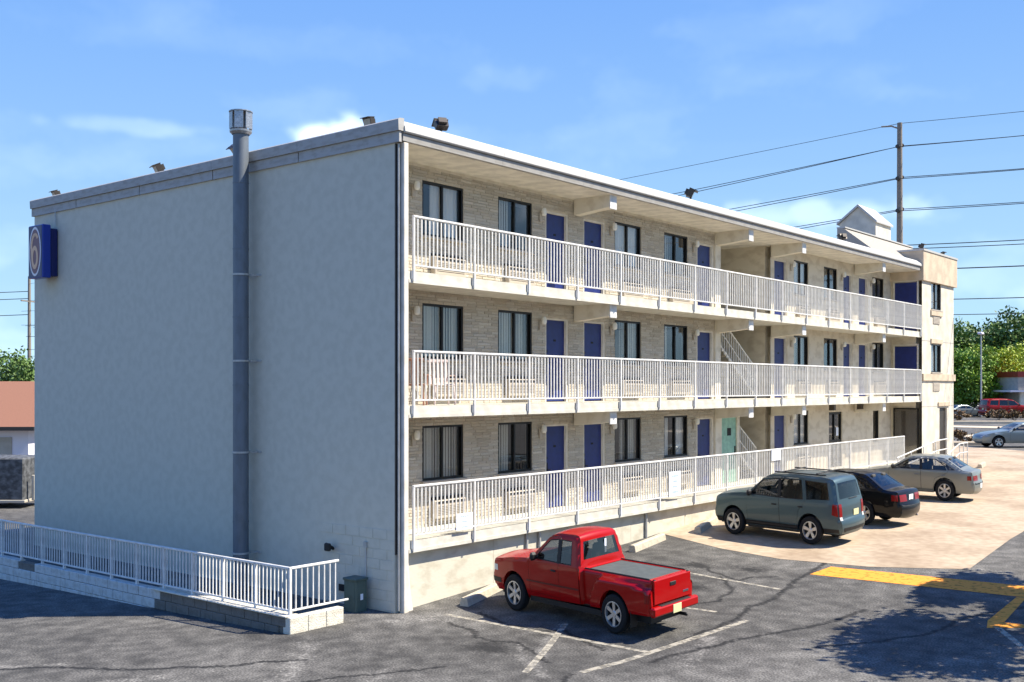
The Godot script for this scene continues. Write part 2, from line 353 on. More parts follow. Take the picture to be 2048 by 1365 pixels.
func make_ground() -> void:
	var asphalt := mat("asphalt", Color(0.61, 0.595, 0.565), 0.92, 0, noise_tex(51, 0.12, 5, gray(0.60), gray(1.0), 0.22, 0.78, 512), Vector3(0.33, 0.33, 0.33), noise_tex(52, 0.25, 2, gray(0), gray(1), 0.2, 0.8), 0.5)
	asphalt.detail_enabled = true; asphalt.detail_blend_mode = BaseMaterial3D.BLEND_MODE_MUL; asphalt.detail_uv_layer = BaseMaterial3D.DETAIL_UV_2; asphalt.detail_albedo = wear_map()
	var pad := mat("pad", Color(0.71, 0.64, 0.545), 0.9, 0, noise_tex(53, 0.05, 5, Color(0.90, 0.885, 0.87), Color(1, 1, 1), 0.2, 0.8, 512), Vector3(0.13, 0.13, 0.13), noise_tex(54, 0.2, 3, gray(0), gray(1), 0.2, 0.8), 0.3)
	pad.detail_enabled = true; pad.detail_blend_mode = BaseMaterial3D.BLEND_MODE_MUL; pad.detail_uv_layer = BaseMaterial3D.DETAIL_UV_2
	pad.detail_albedo = noise_tex(55, 0.03, 6, Color(0.88, 0.86, 0.84), Color(1, 1, 1), 0.25, 0.6, 512)
	var mb := MB.new()
	var xs := []; var zs := []
	for i in 61: xs.append(-15.0 + i)
	for i in 41: zs.append(-20.0 + i)
	xs = [-600.0, -300.0, -120.0, -60.0, -30.0] + xs + [60.0, 90.0, 160.0, 320.0, 900.0]
	zs = [-900.0, -420.0, -200.0, -90.0, -45.0, -30.0] + zs + [30.0, 60.0, 150.0, 400.0]
	for i in xs.size() - 1:
		for j in zs.size() - 1:
			for w in [[0, 0], [1, 1], [0, 1], [0, 0], [1, 0], [1, 1]]:
				var x: float = xs[i + w[0]]; var z: float = zs[j + w[1]]
				mb.v(gp(x, z), gn(x, z), Vector2(x, z)); mb.T2.append(Vector2((x + 14.0) / 48.0, (z + 24.0) / 48.0))
	# winding: make faces look up
	struct("asphalt_ground", mb, asphalt)
	# concrete parking pad in front of the right half
	struct("concrete_pad", drape(PackedVector2Array([Vector2(10.05, -0.4), Vector2(9.76, 0.3), Vector2(9.02, 2.13), Vector2(8.68, 3.9), Vector2(9.01, 5.9), Vector2(9.95, 7.77), Vector2(15.5, 7.55), Vector2(23.0, 6.2), Vector2(31.3, 4.6), Vector2(36.5, 3.6), Vector2(36.5, -0.4)]), 0.006), pad)
	struct("forecourt", drape(PackedVector2Array([Vector2(34.9, -0.4), Vector2(36.5, 3.6), Vector2(46, 1.2), Vector2(49.5, -4.0), Vector2(47, -9.0), Vector2(34.9, -6.0)]), 0.010), pad)
	struct("pavement", drape(PackedVector2Array([Vector2(62, -40), Vector2(66, -40), Vector2(66, 30), Vector2(62, 30)]), 0.008, 4.0), M["kerb"])
	struct("far_pavement", drape(PackedVector2Array([Vector2(80, -50), Vector2(84, -50), Vector2(84, 30), Vector2(80, 30)]), 0.008, 4.0), M["kerb"])
	# stall lines, cross line and the yellow line
	var lines := [[Vector2(0.50, 0.73), Vector2(0.66, 5.3), 0.11], [Vector2(3.33, 1.5), Vector2(3.62, 4.95), 0.10], [Vector2(6.27, 2.6), Vector2(5.95, 5.2), 0.10], [Vector2(-1.0, 5.05), Vector2(3.4, 5.7), 0.13], [Vector2(-1.6, 4.4), Vector2(1.3, 3.05), 0.12]]
	for l in lines:
		struct("parking_line", drape(strip(l[0], l[1], l[2]), 0.005), M["line_white"])
	struct("yellow_line", drape(PackedVector2Array([Vector2(7.58, 5.1), Vector2(8.55, 5.18), Vector2(9.0, 9.1), Vector2(9.1, 10.6), Vector2(8.1, 10.7), Vector2(8.0, 9.3)]), 0.006), M["line_yellow"])
	struct("yellow_arrow", drape(PackedVector2Array([Vector2(7.95, 9.25), Vector2(8.0, 9.42), Vector2(5.9, 9.55), Vector2(5.95, 9.85), Vector2(5.75, 9.95), Vector2(5.35, 9.4), Vector2(5.85, 9.28)]), 0.005), M["line_yellow"])
	struct("parking_line", drape(strip(Vector2(5.55, 9.5), Vector2(4.2, 10.4), 0.12), 0.005), M["line_white"])
	struct("yellow_line", drape(strip(Vector2(5.7, 9.45), Vector2(5.95, 10.4), 0.14), 0.0055), M["line_yellow"])

# ---------------------------------------------------------------- camera, sky, sun
func make_view() -> void:
	var cam := Camera3D.new(); add_child(cam); cam.name = "camera"
	cam.position = Vector3(-14.81, 4.44, 14.90)
	cam.rotation.y = -deg_to_rad(50.8)
	var n := 0.1
	var hh := n * 1365.0 / 2140.0
	cam.set_frustum(hh, Vector2(0, n * (775.0 - 682.5) / 2140.0), n, 3000.0)
	cam.current = true
	var e := Environment.new()
	e.background_mode = Environment.BG_SKY
	var s := ProceduralSkyMaterial.new()
	s.sky_top_color = Color(0.135, 0.365, 0.70); s.sky_horizon_color = Color(0.54, 0.67, 0.735); s.sky_curve = 0.25
	s.ground_bottom_color = Color(0.30, 0.29, 0.28); s.ground_horizon_color = Color(0.62, 0.66, 0.70); s.ground_curve = 0.05
	s.sun_angle_max = 1.0; s.sun_curve = 0.05
	s.sky_cover = cloud_map(); s.sky_cover_modulate = Color(1, 1, 1, 1)
	var sky := Sky.new(); sky.sky_material = s
	e.sky = sky
	e.background_energy_multiplier = 1.0
	e.tonemap_mode = Environment.TONE_MAPPER_LINEAR
	e.tonemap_exposure = 2.12
	e.sdfgi_enabled = true; e.ssao_enabled = true; e.ssil_enabled = true
	var w := WorldEnvironment.new(); w.environment = e; add_child(w); w.name = "environment"
	var sun := DirectionalLight3D.new(); add_child(sun); sun.name = "sun"
	sun.look_at_from_position(Vector3.ZERO, -Vector3(0.48, 1.0, 0.64))
	sun.light_energy = 1.5; sun.light_angular_distance = 0.5; sun.light_color = Color(1.0, 0.965, 0.90); sun.shadow_enabled = true
func cloud_map() -> ImageTexture:
	# thin streaks all round the sky, denser low down, and a few small heaps; white over the blue
	var Wd := 2048; var Hd := 1024
	var f := FastNoiseLite.new(); f.seed = 77; f.frequency = 0.011; f.fractal_octaves = 6; f.domain_warp_enabled = true; f.domain_warp_amplitude = 60; f.domain_warp_frequency = 0.004
	var a := f.get_seamless_image(Wd, 512).get_data()
	f = FastNoiseLite.new(); f.seed = 78; f.frequency = 0.03; f.fractal_octaves = 5
	var b := f.get_seamless_image(Wd, 512).get_data()
	var out := PackedByteArray(); out.resize(Wd * Hd * 4); out.fill(255)
	for i in Wd * Hd: out[i * 4 + 3] = 0
	for y in range(150, 512):
		var el := (512 - y) * 180.0 / 1024.0           # degrees above the horizon
		var band := clampf(1.0 - el / 34.0, 0, 1)
		var row := int(el * 17.0) % 512
		for x in Wd:
			var c := a[row * Wd + x] / 255.0
			var d := b[(int(el * 11.0) % 512) * Wd + x] / 255.0
			var v := clampf((c - 0.55) * 2.2, 0, 1) * (0.4 + 0.8 * d) * (0.01 + 0.22 * band * band)
			v += clampf(1.0 - el / 14.0, 0, 1) * 0.05
			if v > 0: out[(y * Wd + x) * 4 + 3] = int(minf(v * 0.85, 1.0) * 255)
	# heaps (azimuth from north clockwise in degrees, elevation, half-width, height)
	var r := RandomNumberGenerator.new(); r.seed = 12
	var heaps := []
	for k in 5: heaps.append([110.0 + 50.0 * k + r.randf() * 20.0, r.randf_range(8, 12), r.randf_range(2, 4), r.randf_range(1.0, 1.8), r.randf_range(0.2, 0.6)])
	heaps.append([50.8 - 9.6, 12.7, 3.2, 1.6, 0.42]); heaps.append([50.8 - 19.3, 13.0, 6.0, 0.55, 0.08]); heaps.append([50.8 - 0.8, 16.0, 4.2, 0.9, 0.03]); heaps.append([50.8 + 15.0, 9.0, 8.5, 0.9, 0.15])
	for h in heaps:
		var x0 := int((h[0] - h[2] * 1.3) / 360.0 * Wd); var x1 := int((h[0] + h[2] * 1.3) / 360.0 * Wd)
		var y0 := int(512 - (h[1] + h[3] * 1.5) * 1024.0 / 180.0); var y1 := int(512 - (h[1] - h[3] * 1.5) * 1024.0 / 180.0)
		for py in range(maxi(y0, 0), mini(y1 + 1, 512)):
			for qx in range(x0, x1 + 1):
				var ta: float = (qx * 360.0 / Wd - h[0]) / h[2]; var te: float = ((512 - py) * 180.0 / 1024.0 - h[1]) / h[3]
				if te < 0: te *= 1.25
				var px := posmod(qx, Wd)
				var nz := b[((py * 3) % 512) * Wd + (px * 2) % Wd] / 255.0 * 0.6 + a[((py * 5) % 512) * Wd + (px * 3) % Wd] / 255.0 * 0.4
				var v := smoothstep(0.0, 1.0, 1.0 - ta * ta - te * te + (nz - 0.55) * 2.4) * float(h[4])
				var o := (py * Wd + px) * 4 + 3
				out[o] = mini(255, out[o] + int(v * 255))
	var img := Image.create_from_data(Wd, Hd, false, Image.FORMAT_RGBA8, out)
	return ImageTexture.create_from_image(img)

# ---------------------------------------------------------------- the motel
const ALONG_X := Basis(Vector3(0, 0, 1), Vector3(0, 1, 0), Vector3(1, 0, 0))   # an outline in (z, y) swept along x
var motel: Node3D
func wall_face(mb: MB, x0: float, x1: float, y0: float, y1: float, z: float, th: float, ops: Array) -> void:
	var xs := [x0, x1]; var ys := [y0, y1]
	for o in ops: xs += [o[0], o[1]]; ys += [o[2], o[3]]
	xs.sort(); ys.sort()
	for i in xs.size() - 1:
		for j in ys.size() - 1:
			var a: float = xs[i]; var b: float = xs[i + 1]; var c: float = ys[j]; var d: float = ys[j + 1]
			if b - a < 1e-4 or d - c < 1e-4: continue
			var mx := (a + b) / 2; var my := (c + d) / 2; var open := false
			for o in ops:
				if mx > o[0] and mx < o[1] and my > o[2] and my < o[3]: open = true
			if open: continue
			mb.q(Vector3(a, c, z), Vector3(b, c, z), Vector3(b, d, z), Vector3(a, d, z))
			mb.q(Vector3(b, c, z - th), Vector3(a, c, z - th), Vector3(a, d, z - th), Vector3(b, d, z - th))
	for o in ops:
		var p := Vector3(o[0], o[2], z); var q := Vector3(o[1], o[3], z); var t := Vector3(0, 0, -th)
		mb.q(Vector3(o[0], o[2], z), Vector3(o[0], o[3], z), Vector3(o[0], o[3], z) + t, Vector3(o[0], o[2], z) + t)
		mb.q(Vector3(o[1], o[2], z) + t, Vector3(o[1], o[3], z) + t, Vector3(o[1], o[3], z), Vector3(o[1], o[2], z))
		mb.q(p, p + t, Vector3(o[1], o[2], z) + t, Vector3(o[1], o[2], z))
		mb.q(Vector3(o[0], o[3], z), q, q + t, Vector3(o[0], o[3], z) + t)
var stone_mesh := {}
func stone_shape(len: float) -> ArrayMesh:
	if not stone_mesh.has(len):
		var mb := MB.new(); add_stone(mb, Vector3.ZERO, len, 0.0605, 0.0); stone_mesh[len] = mb.mesh()
	return stone_mesh[len]
func add_stone(mb: MB, p: Vector3, len: float, h: float, proud: float) -> void:   # p: middle of its back
	var x := len / 2 - 0.005; var y := h / 2; var e := 0.005; var d := 0.014 + proud * 0.7
	var a := [Vector3(-x, -y, 0), Vector3(x, -y, 0), Vector3(x, y, 0), Vector3(-x, y, 0)]
	var b := [Vector3(-x + e, -y + e, d), Vector3(x - e, -y + e, d), Vector3(x - e, y - e, d), Vector3(-x + e, y - e, d)]
	mb.q(p + b[0], p + b[1], p + b[2], p + b[3])
	for i in 4:
		var j := (i + 1) % 4
		mb.q(p + a[i], p + a[j], p + b[j], p + b[i])
func stones(wall: Node3D, x0: float, x1: float, F: float, ops: Array, ahead: float) -> void:
	var mb := MB.new(); var zf := ZW - 0.02
	var tone := [Color(0.69, 0.62, 0.50), Color(0.655, 0.58, 0.46), Color(0.71, 0.65, 0.54), Color(0.62, 0.545, 0.43)]
	for k in 37:
		var y := F + k / 15.0
		if y + 0.06 > F + 2.48: break
		var free := [[x0, x1]]
		for o in ops:
			if o[2] > y + 0.06 or o[3] < y + 0.006: continue
			var nf := []
			for s in free:
				if o[1] <= s[0] or o[0] >= s[1]: nf.append(s); continue
				if o[0] > s[0] + 0.05: nf.append([s[0], o[0]])
				if o[1] < s[1] - 0.05: nf.append([o[1], s[1]])
			free = nf
		for s in free:
			var x: float = s[0]
			while x < s[1] - 0.02:
				var ln: float = [0.20, 0.26, 0.32, 0.40, 0.46][rng.randi() % 5]
				if x + ln > s[1] - 0.12: ln = s[1] - x
				var c := Vector3(x + ln / 2, y + 0.033, zf); var pr := rng.randf_range(-0.006, 0.010); var t := rng.randi() % 4
				if c.x < ahead:
					var o := part(wall, "stone", stone_shape(snappedf(ln, 0.01)), M["stone%d" % t], c)
					o.scale.z = 1.0 + pr * 30
				else:
					mb.col = tone[t] * rng.randf_range(0.9, 1.08)
					add_stone(mb, c, ln, 0.0605, pr)
				x += ln
	var rest := pt(wall, "stone_courses", mb, M["stones"]); rest.set_meta("kind", "stuff")
func curtain_mesh(w: float, h: float, pleat: float, depth: float) -> ArrayMesh:
	var mb := MB.new(); var n := int(w / pleat * 6)
	for i in n:
		var a := float(i) / n; var b := float(i + 1) / n
		var za := sin(a * w / pleat * TAU) * depth * (0.7 + 0.3 * sin(a * 17.0)); var zb := sin(b * w / pleat * TAU) * depth * (0.7 + 0.3 * sin(b * 17.0))
		mb.q(Vector3(a * w, 0, za), Vector3(b * w, 0, zb), Vector3(b * w, h, zb), Vector3(a * w, h, za))
	return mb.mesh()
func blind_mesh(w: float, h: float) -> ArrayMesh:      # upright slats, each turned a little differently
	var mb := MB.new(); var n := int(w / 0.088)
	for i in n:
		var a := rng.randf_range(0.02, 0.5); var x := (i + 0.5) * w / n; var d := Vector3(cos(a), 0, sin(a)) * 0.046
		mb.box(Vector3(x, h / 2, 0), Vector3(0.092, h, 0.002), Basis(Vector3.UP, a))
	mb.box(Vector3(w / 2, h - 0.06, 0), Vector3(w, 0.04, 0.05))
	return mb.mesh()
func window(F: float, x0: float, x1: float, y0: float, y1: float, drapes: Array, z := ZW, ac := true, par: Node = null) -> void:
	# drapes: [from, to, kind] as shares of the width
	var w := sub(motel if par == null else par, "window")
	var fr := MB.new(); var d := 0.05; var zc := z - 0.075
	for b in [[x0, x0 + d, y0, y1], [x1 - d, x1, y0, y1], [x0 + d, x1 - d, y1 - d, y1], [x0 + d, x1 - d, y0, y0 + d]]:
		fr.box(Vector3((b[0] + b[1]) / 2, (b[2] + b[3]) / 2, zc), Vector3(b[1] - b[0], b[3] - b[2], 0.09))
	var mid := (x0 + x1) / 2
	if x1 - x0 > 0.9: fr.box(Vector3(mid, (y0 + y1) / 2, zc + 0.005), Vector3(0.055, y1 - y0 - 2 * d, 0.06))
	fr.box(Vector3(x1 - d - 0.04, (y0 + y1) / 2, zc - 0.02), Vector3(0.08, y1 - y0 - 2 * d, 0.03))
	pt(w, "frame", fr, M.black_frame)
	var panes := [[x0 + d, mid - 0.027], [mid + 0.027, x1 - d]] if x1 - x0 > 0.9 else [[x0 + d, x1 - d]]
	for p in panes:
		var mb := MB.new(); mb.box(Vector3((p[0] + p[1]) / 2, (y0 + y1) / 2, zc - 0.012), Vector3(p[1] - p[0], y1 - y0 - 2 * d, 0.006))
		pt(w, "pane", mb, M.window_glass)
	for c in drapes:
		var ww: float = (x1 - x0) * (c[1] - c[0])
		part(w, "curtain" if c[2] == "sheer" else "blind", curtain_mesh(ww, y1 - y0 + 0.1, 0.17, 0.032) if c[2] == "sheer" else blind_mesh(ww, y1 - y0 + 0.1), M[c[2]], Vector3(x0 + (x1 - x0) * c[0], y0 - 0.05, z - 0.155))
	var sl := MB.new(); sl.cbox(Vector3(mid, y0 - 0.03, z + 0.025), Vector3(x1 - x0 + 0.1, 0.055, 0.09), 0.01)
	pt(w, "sill", sl, M.grille)
	if ac:
		var a := sub(motel, "air_conditioner")
		var b := MB.new(); var cx := mid + 0.08
		b.cbox(Vector3(cx, F + 0.36, z + 0.07), Vector3(1.02, 0.40, 0.14), 0.015)
		pt(a, "casing", b, M.grille)
		var s := MB.new(); s.box(Vector3(cx, F + 0.60, z + 0.012), Vector3(1.04, 0.06, 0.03)); s.box(Vector3(cx, F + 0.51, z + 0.139), Vector3(0.94, 0.06, 0.008))
		for k in 6: s.box(Vector3(cx, F + 0.24 + k * 0.036, z + 0.139), Vector3(0.90, 0.012, 0.006))
		pt(a, "louvre", s, M.dark)
func door(F: float, x0: float, x1: float, mt: String, hinge := 1.0) -> void:
	var d := sub(motel, "door"); var y1 := F + 2.1; var z := ZW - 0.13
	var b := MB.new(); b.box(Vector3((x0 + x1) / 2, F + 1.04, z), Vector3(x1 - x0 - 0.10, 2.04, 0.045))
	pt(d, "leaf", b, M[mt])
	b = MB.new()
	for x in [x0 + 0.025, x1 - 0.025]: b.box(Vector3(x, F + 1.05, z + 0.03), Vector3(0.05, 2.1, 0.14))
	b.box(Vector3((x0 + x1) / 2, F + 2.08, z + 0.03), Vector3(x1 - x0 - 0.1, 0.04, 0.14))
	pt(d, "frame", b, M.soffit)
	b = MB.new(); var hx := x0 + 0.16 if hinge > 0 else x1 - 0.16
	b.box(Vector3(hx, F + 1.03, z + 0.03), Vector3(0.06, 0.24, 0.02)); b.cyl(Vector3(hx, F + 0.98, z + 0.06), Vector3(hx + 0.11 * hinge, F + 0.98, z + 0.06), 0.012, 0.012, 6); b.box(Vector3(hx, F + 1.27, z + 0.028), Vector3(0.05, 0.06, 0.015))
	pt(d, "handle", b, M.dark)
	b = MB.new(); b.box(Vector3((x0 + x1) / 2 + 0.02, F + 1.55, z + 0.026), Vector3(0.10, 0.05, 0.008)); pt(d, "number_plate", b, M.dark)
func make_motel() -> void:
	motel = thing("motel_building", "long three-storey motel with cream open walkways, blue doors and grey end wall", "motel")
	var b := MB.new()
	# end wall, with the block courses that show beside the front corner
	b.mm(Vector3(0, -0.6, ZB), Vector3(0.22, 9.25, -0.15))
	var ew := pt(motel, "end_wall", b, M.endwall)
	var blk := MB.new(); blk.cbox(Vector3.ZERO, Vector3(0.014, 0.192, 0.392), 0.004); var whole := blk.mesh()
	blk = MB.new(); blk.cbox(Vector3.ZERO, Vector3(0.014, 0.192, 0.192), 0.004); var half := blk.mesh()
	for k in 8:
		for i in 5:
			var off := 0.2 if k % 2 else 0.0
			var zc := -0.36 - i * 0.4 - off
			if (k * 7 + i * 3) % 5 == 4 and i > 1: continue
			part(ew, "block", whole, M.endwall, Vector3(0.0 - 0.002 * ((k * 5 + i * 3) % 3), 0.02 + 0.2 * k + 0.1, zc))
		if k % 2: part(ew, "block", half, M.endwall, Vector3(0.002, 0.02 + 0.2 * k + 0.1, -0.26))
	b = MB.new(); b.mm(Vector3(0.0, 1.15, -0.149), Vector3(0.22, 9.22, -0.12)); pt(motel, "corner_strip", b, M.bronze)  # dark strip laid over the front edge of the end wall
	b = MB.new(); b.mm(Vector3(0.22, -0.4, ZB), Vector3(34.5, 9.25, ZB + 0.2)); pt(motel, "rear_wall", b, M.stucco)
	# roof with two-step metal edge
	var rf := MB.new(); rf.mm(Vector3(0.02, SOFFIT, ZB), Vector3(LEN, 9.55, -0.04))
	var roof := pt(motel, "roof", rf, M.soffit)
	b = MB.new(); b.mm(Vector3(0.0, 9.552, ZB), Vector3(LEN, 9.57, -0.2)); pt(roof, "roof_membrane", b, M.roofing)
	var seg := 3.05
	for k in 5:
		var z1 := 0.05 - k * seg; var z0 := maxf(z1 - seg + 0.006, ZB - 0.08)
		b = MB.new(); b.mm(Vector3(-0.045, 9.235, z0), Vector3(0.018, 9.445, z1 - 0.03)); pt(roof, "fascia_board", b, M.fascia_end)
		b = MB.new(); b.prism(PackedVector2Array([Vector2(-0.09, 9.45), Vector2(-0.10, 9.66), Vector2(-0.06, 9.69), Vector2(0.06, 9.70), Vector2(0.06, 9.45)]), z0, z1); pt(roof, "coping", b, M.fascia_end)
	for k in 10:
		var x0 := 0.06 + k * seg; var x1 := minf(x0 + seg - 0.006, LEN)
		if x0 >= LEN: break
		b = MB.new(); b.prism(PackedVector2Array([Vector2(-0.03, 9.27), Vector2(0.02, 9.27), Vector2(0.03, 9.41), Vector2(-0.03, 9.41)]), x0, x1, Transform3D(ALONG_X)); pt(roof, "fascia_board", b, M.fascia)
		b = MB.new(); b.prism(PackedVector2Array([Vector2(0.065, 9.425), Vector2(0.085, 9.45), Vector2(0.07, 9.55), Vector2(-0.10, 9.69), Vector2(-0.2, 9.70), Vector2(-0.2, 9.425)]), x0, x1, Transform3D(ALONG_X)); pt(roof, "coping", b, M.coping)
	# walkway slabs
	for i in 3:
		var F: float = FL[i]
		b = MB.new(); b.mm(Vector3(0.22, F - 0.21, ZW), Vector3(LEN, F, 0.0))
		if i > 0:
			b.mm(Vector3(0.22, F - 0.21, -14.2), Vector3(15.3, F, ZW)); b.mm(Vector3(18.9, F - 0.21, -14.2), Vector3(LEN, F, ZW))
			b.mm(Vector3(15.3, F - 0.21, -2.7), Vector3(18.9, F, ZW)); b.mm(Vector3(18.2, F - 0.21, -4.6), Vector3(18.9, F, -2.7))
		else: b.mm(Vector3(0.22, F - 0.21, -14.2), Vector3(LEN, F, ZW))
		var sl := pt(motel, "walkway_slab", b, M.slabpaint)
		b = MB.new(); b.mm(Vector3(0.24, F - 0.235, -0.02), Vector3(LEN, F - 0.165, 0.012)); pt(sl, "drip_edge", b, M.slabpaint)
	# room walls
	var WX := [[1.93, 3.27], [4.49, 5.79], [9.41, 10.74], [11.98, 13.33], [20.74, 21.97], [23.35, 24.61], [28.21, 29.5]]
	var DX := [[6.33, 7.28], [7.96, 8.95], [13.9, 14.9], [19.18, 20.2], [25.2, 26.1], [26.77, 27.75]]
	for i in 3:
		var F: float = FL[i]; var top: float = SOFFIT if i == 2 else FL[i + 1] - 0.21
		var lo := []; var ro := []
		for k in WX.size():
			if i == 0 and k > 4: continue
			(lo if k < 4 else ro).append([WX[k][0], WX[k][1], F + 1.0, F + 2.2])
		for k in DX.size():
			if i == 0 and k > 3: continue
			(lo if k < 3 else ro).append([DX[k][0], DX[k][1], F + 0.002, F + 2.1])
		if i == 0: ro += [[23.81, 25.1, F + 0.002, F + 2.1], [28.3, 28.95, F + 0.8, F + 2.1]]
		b = MB.new(); wall_face(b, 0.22, 15.32, F, top, ZW - 0.02, 0.2, lo)
		var lw := pt(motel, "room_wall", b, M.mortar)
		stones(lw, 0.23, 14.98, F, lo + [[13.85, 14.95, F, F + 2.1]], 1.36)
		b = MB.new(); b.mm(Vector3(14.99, F, ZW - 0.02), Vector3(15.33, top, ZW + 0.02)); b.mm(Vector3(0.22, F + 2.46, ZW - 0.02), Vector3(14.99, top, ZW + 0.006)); pt(motel, "pier", b, M.cream)
		b = MB.new(); wall_face(b, 18.88, LEN, F, top, ZW, 0.2, ro); pt(motel, "room_wall", b, M.stucco)
		b = MB.new()
		b.mm(Vector3(0.22, F, -3.2), Vector3(15.2, top, -3.05)); b.mm(Vector3(19.0, F, -3.2), Vector3(LEN, top, -3.05))
		for x in [7.62, 15.22, 18.98, 22.66, 26.42]: b.mm(Vector3(x - 0.06, F, -3.05), Vector3(x + 0.06, top, ZW - 0.23))
		pt(motel, "partition", b, M.interior)
		var looks := [[[0.0, 1.0, "curtain"]], [[0.0, 0.42, "curtain"]], [[0.0, 0.34, "sheer"], [0.55, 1.0, "sheer"]], [[0.28, 1.0, "sheer"]], [[0.30, 1.0, "curtain"]], [[0.0, 0.28, "curtain"]], [[0.10, 0.95, "sheer"]]]
		var pick := [[0, 1, 4, 2, 6, 1, 4], [0, 0, 4, 5, 0, 5, 4], [3, 1, 6, 1, 3, 1, 4]][i] as Array
		for k in WX.size():
			if i == 0 and k > 4: continue
			window(F, WX[k][0], WX[k][1], F + 1.0, F + 2.2, looks[pick[k]])
		for k in DX.size():
			if i == 0 and k > 3: continue
			door(F, DX[k][0], DX[k][1], "blue_door", 1.0)
	# office door and narrow window on the ground floor
	var F0: float = FL[0]
	window(F0, 28.3, 28.95, F0 + 0.8, F0 + 2.1, [], ZW, false)
	var od := sub(motel, "glazed_door"); b = MB.new()
	for x in [23.84, 24.45, 25.07]: b.box(Vector3(x, F0 + 1.05, ZW - 0.08), Vector3(0.06, 2.08, 0.07))
	for y in [0.08, 1.0, 2.06]: b.box(Vector3(24.455, F0 + y, ZW - 0.08), Vector3(1.26, 0.09, 0.06))
	pt(od, "frame", b, M.black_frame)
	for x in [24.145, 24.76]:
		b = MB.new(); b.box(Vector3(x, F0 + 1.05, ZW - 0.09), Vector3(0.55, 1.9, 0.008)); pt(od, "pane", b, M.window_glass)
	b = MB.new(); b.box(Vector3(24.72, F0 + 1.35, ZW - 0.05), Vector3(0.22, 0.32, 0.006)); pt(od, "notice_sheet", b, M.notice)
	# stairwell
	b = MB.new(); b.mm(Vector3(15.2, -0.2, -4.75), Vector3(19.0, SOFFIT, -4.6)); pt(motel, "stairwell_wall", b, M.stucco)
	b = MB.new(); b.mm(Vector3(18.88, -0.2, -4.6), Vector3(19.0, SOFFIT, ZW - 0.205)); pt(motel, "stairwell_wall", b, M.stucco)
	b = MB.new(); b.mm(Vector3(15.2, -0.2, -4.6), Vector3(15.32, SOFFIT, ZW - 0.225)); pt(motel, "stairwell_wall", b, M.stucco)
	for i in 2:
		var F: float = FL[i]; var st := sub(motel, "stair")
		for k in 10:
			b = MB.new(); b.cbox(Vector3(18.15 - 0.26 * k, F + 0.178 * (k + 1) - 0.03, -2.08), Vector3(0.29, 0.06, 1.1), 0.008); pt(st, "tread", b, M.plain_concrete)
		b = MB.new()
		for z in [-1.53, -2.63]: b.cyl(Vector3(18.35, F + 0.05, z), Vector3(15.6, F + 1.85, z), 0.05, 0.05, 4)
		pt(st, "stringer", b, M.white_metal)
		b = MB.new(); b.mm(Vector3(15.32, F + 1.68, -4.5), Vector3(15.95, F + 1.80, -1.5)); pt(st, "landing", b, M.plain_concrete)
		b = MB.new(); b.cyl(Vector3(18.3, F + 1.0, -1.5), Vector3(15.75, F + 2.62, -1.5), 0.025, 0.025, 6); b.cyl(Vector3(18.3, F + 0.5, -1.5), Vector3(15.75, F + 2.2, -1.5), 0.018, 0.018, 6); pt(st, "handrail", b, M.white_metal)
		for k in 17:
			b = MB.new(); var t := k / 16.0; var x := lerpf(18.3, 15.75, t); var y := lerpf(F, F + 1.62, t); b.box(Vector3(x, y + 0.5, -1.5), Vector3(0.028, 1.0, 0.028)); pt(st, "baluster", b, M.white_metal)
	# store under the stair with its pale green door
	b = MB.new(); b.mm(Vector3(15.33, F0, ZW - 0.2), Vector3(15.42, F0 + 2.3, ZW + 0.01)); b.mm(Vector3(16.45, F0, ZW - 0.2), Vector3(16.62, F0 + 2.3, ZW + 0.01)); b.mm(Vector3(15.42, F0 + 2.12, ZW - 0.2), Vector3(16.45, F0 + 2.3, ZW + 0.01)); pt(motel, "store_wall", b, M.cream)
	var gd := sub(motel, "store_door"); gd.set_meta("label", "pale green metal door with a small dark square plate")
	b = MB.new(); b.box(Vector3(15.935, F0 + 1.06, ZW - 0.06), Vector3(1.02, 2.10, 0.05)); pt(gd, "leaf", b, M.green_door)
	b = MB.new(); b.box(Vector3(15.98, F0 + 1.62, ZW - 0.03), Vector3(0.24, 0.24, 0.012)); pt(gd, "plate", b, M.dark)
	b = MB.new(); b.box(Vector3(16.36, F0 + 1.0, ZW - 0.025), Vector3(0.05, 0.3, 0.03)); pt(gd, "handle", b, M.dark)
	# cantilever beams under the slabs and the eave
	for i in 3:
		var top: float = SOFFIT if i == 2 else FL[i + 1] - 0.21
		for x in [7.62, 15.17, 19.03, 26.4]:
			b = MB.new(); b.prism(PackedVector2Array([Vector2(ZW + 0.02, top), Vector2(-0.13, top), Vector2(-0.13, top - 0.30), Vector2(ZW + 0.02, top - 0.40)]), x - 0.14, x + 0.14, Transform3D(ALONG_X)); var bm := pt(motel, "beam", b, M.cream)
			b = MB.new(); b.cbox(Vector3(x, top - 0.17, -0.115), Vector3(0.30, 0.36, 0.03), 0.006); pt(bm, "end_plate", b, M.white_metal)
	# low wall under the ground floor walkway, in panels
	for k in 11:
		var x0 := 0.28 + k * 2.75; var x1 := minf(x0 + 2.738, LEN)
		if x0 >= LEN: break
		b = MB.new(); b.mm(Vector3(x0, -0.5, -0.45), Vector3(x1, 1.188, -0.17 - 0.003 * (k % 2))); pt(motel, "base_panel", b, M.basewall)
	b = MB.new(); b.mm(Vector3(0.27, -0.5, -0.47), Vector3(LEN, 1.185, -0.455)); pt(motel, "base_backing", b, M.basewall)
	for x in [4.15, 4.62, 9.2]:
		b = MB.new(); b.cyl(Vector3(x, 0.35, -0.13), Vector3(x, 1.19, -0.13), 0.035, 0.035, 8); pt(motel, "drain_pipe", b, M.old_metal)
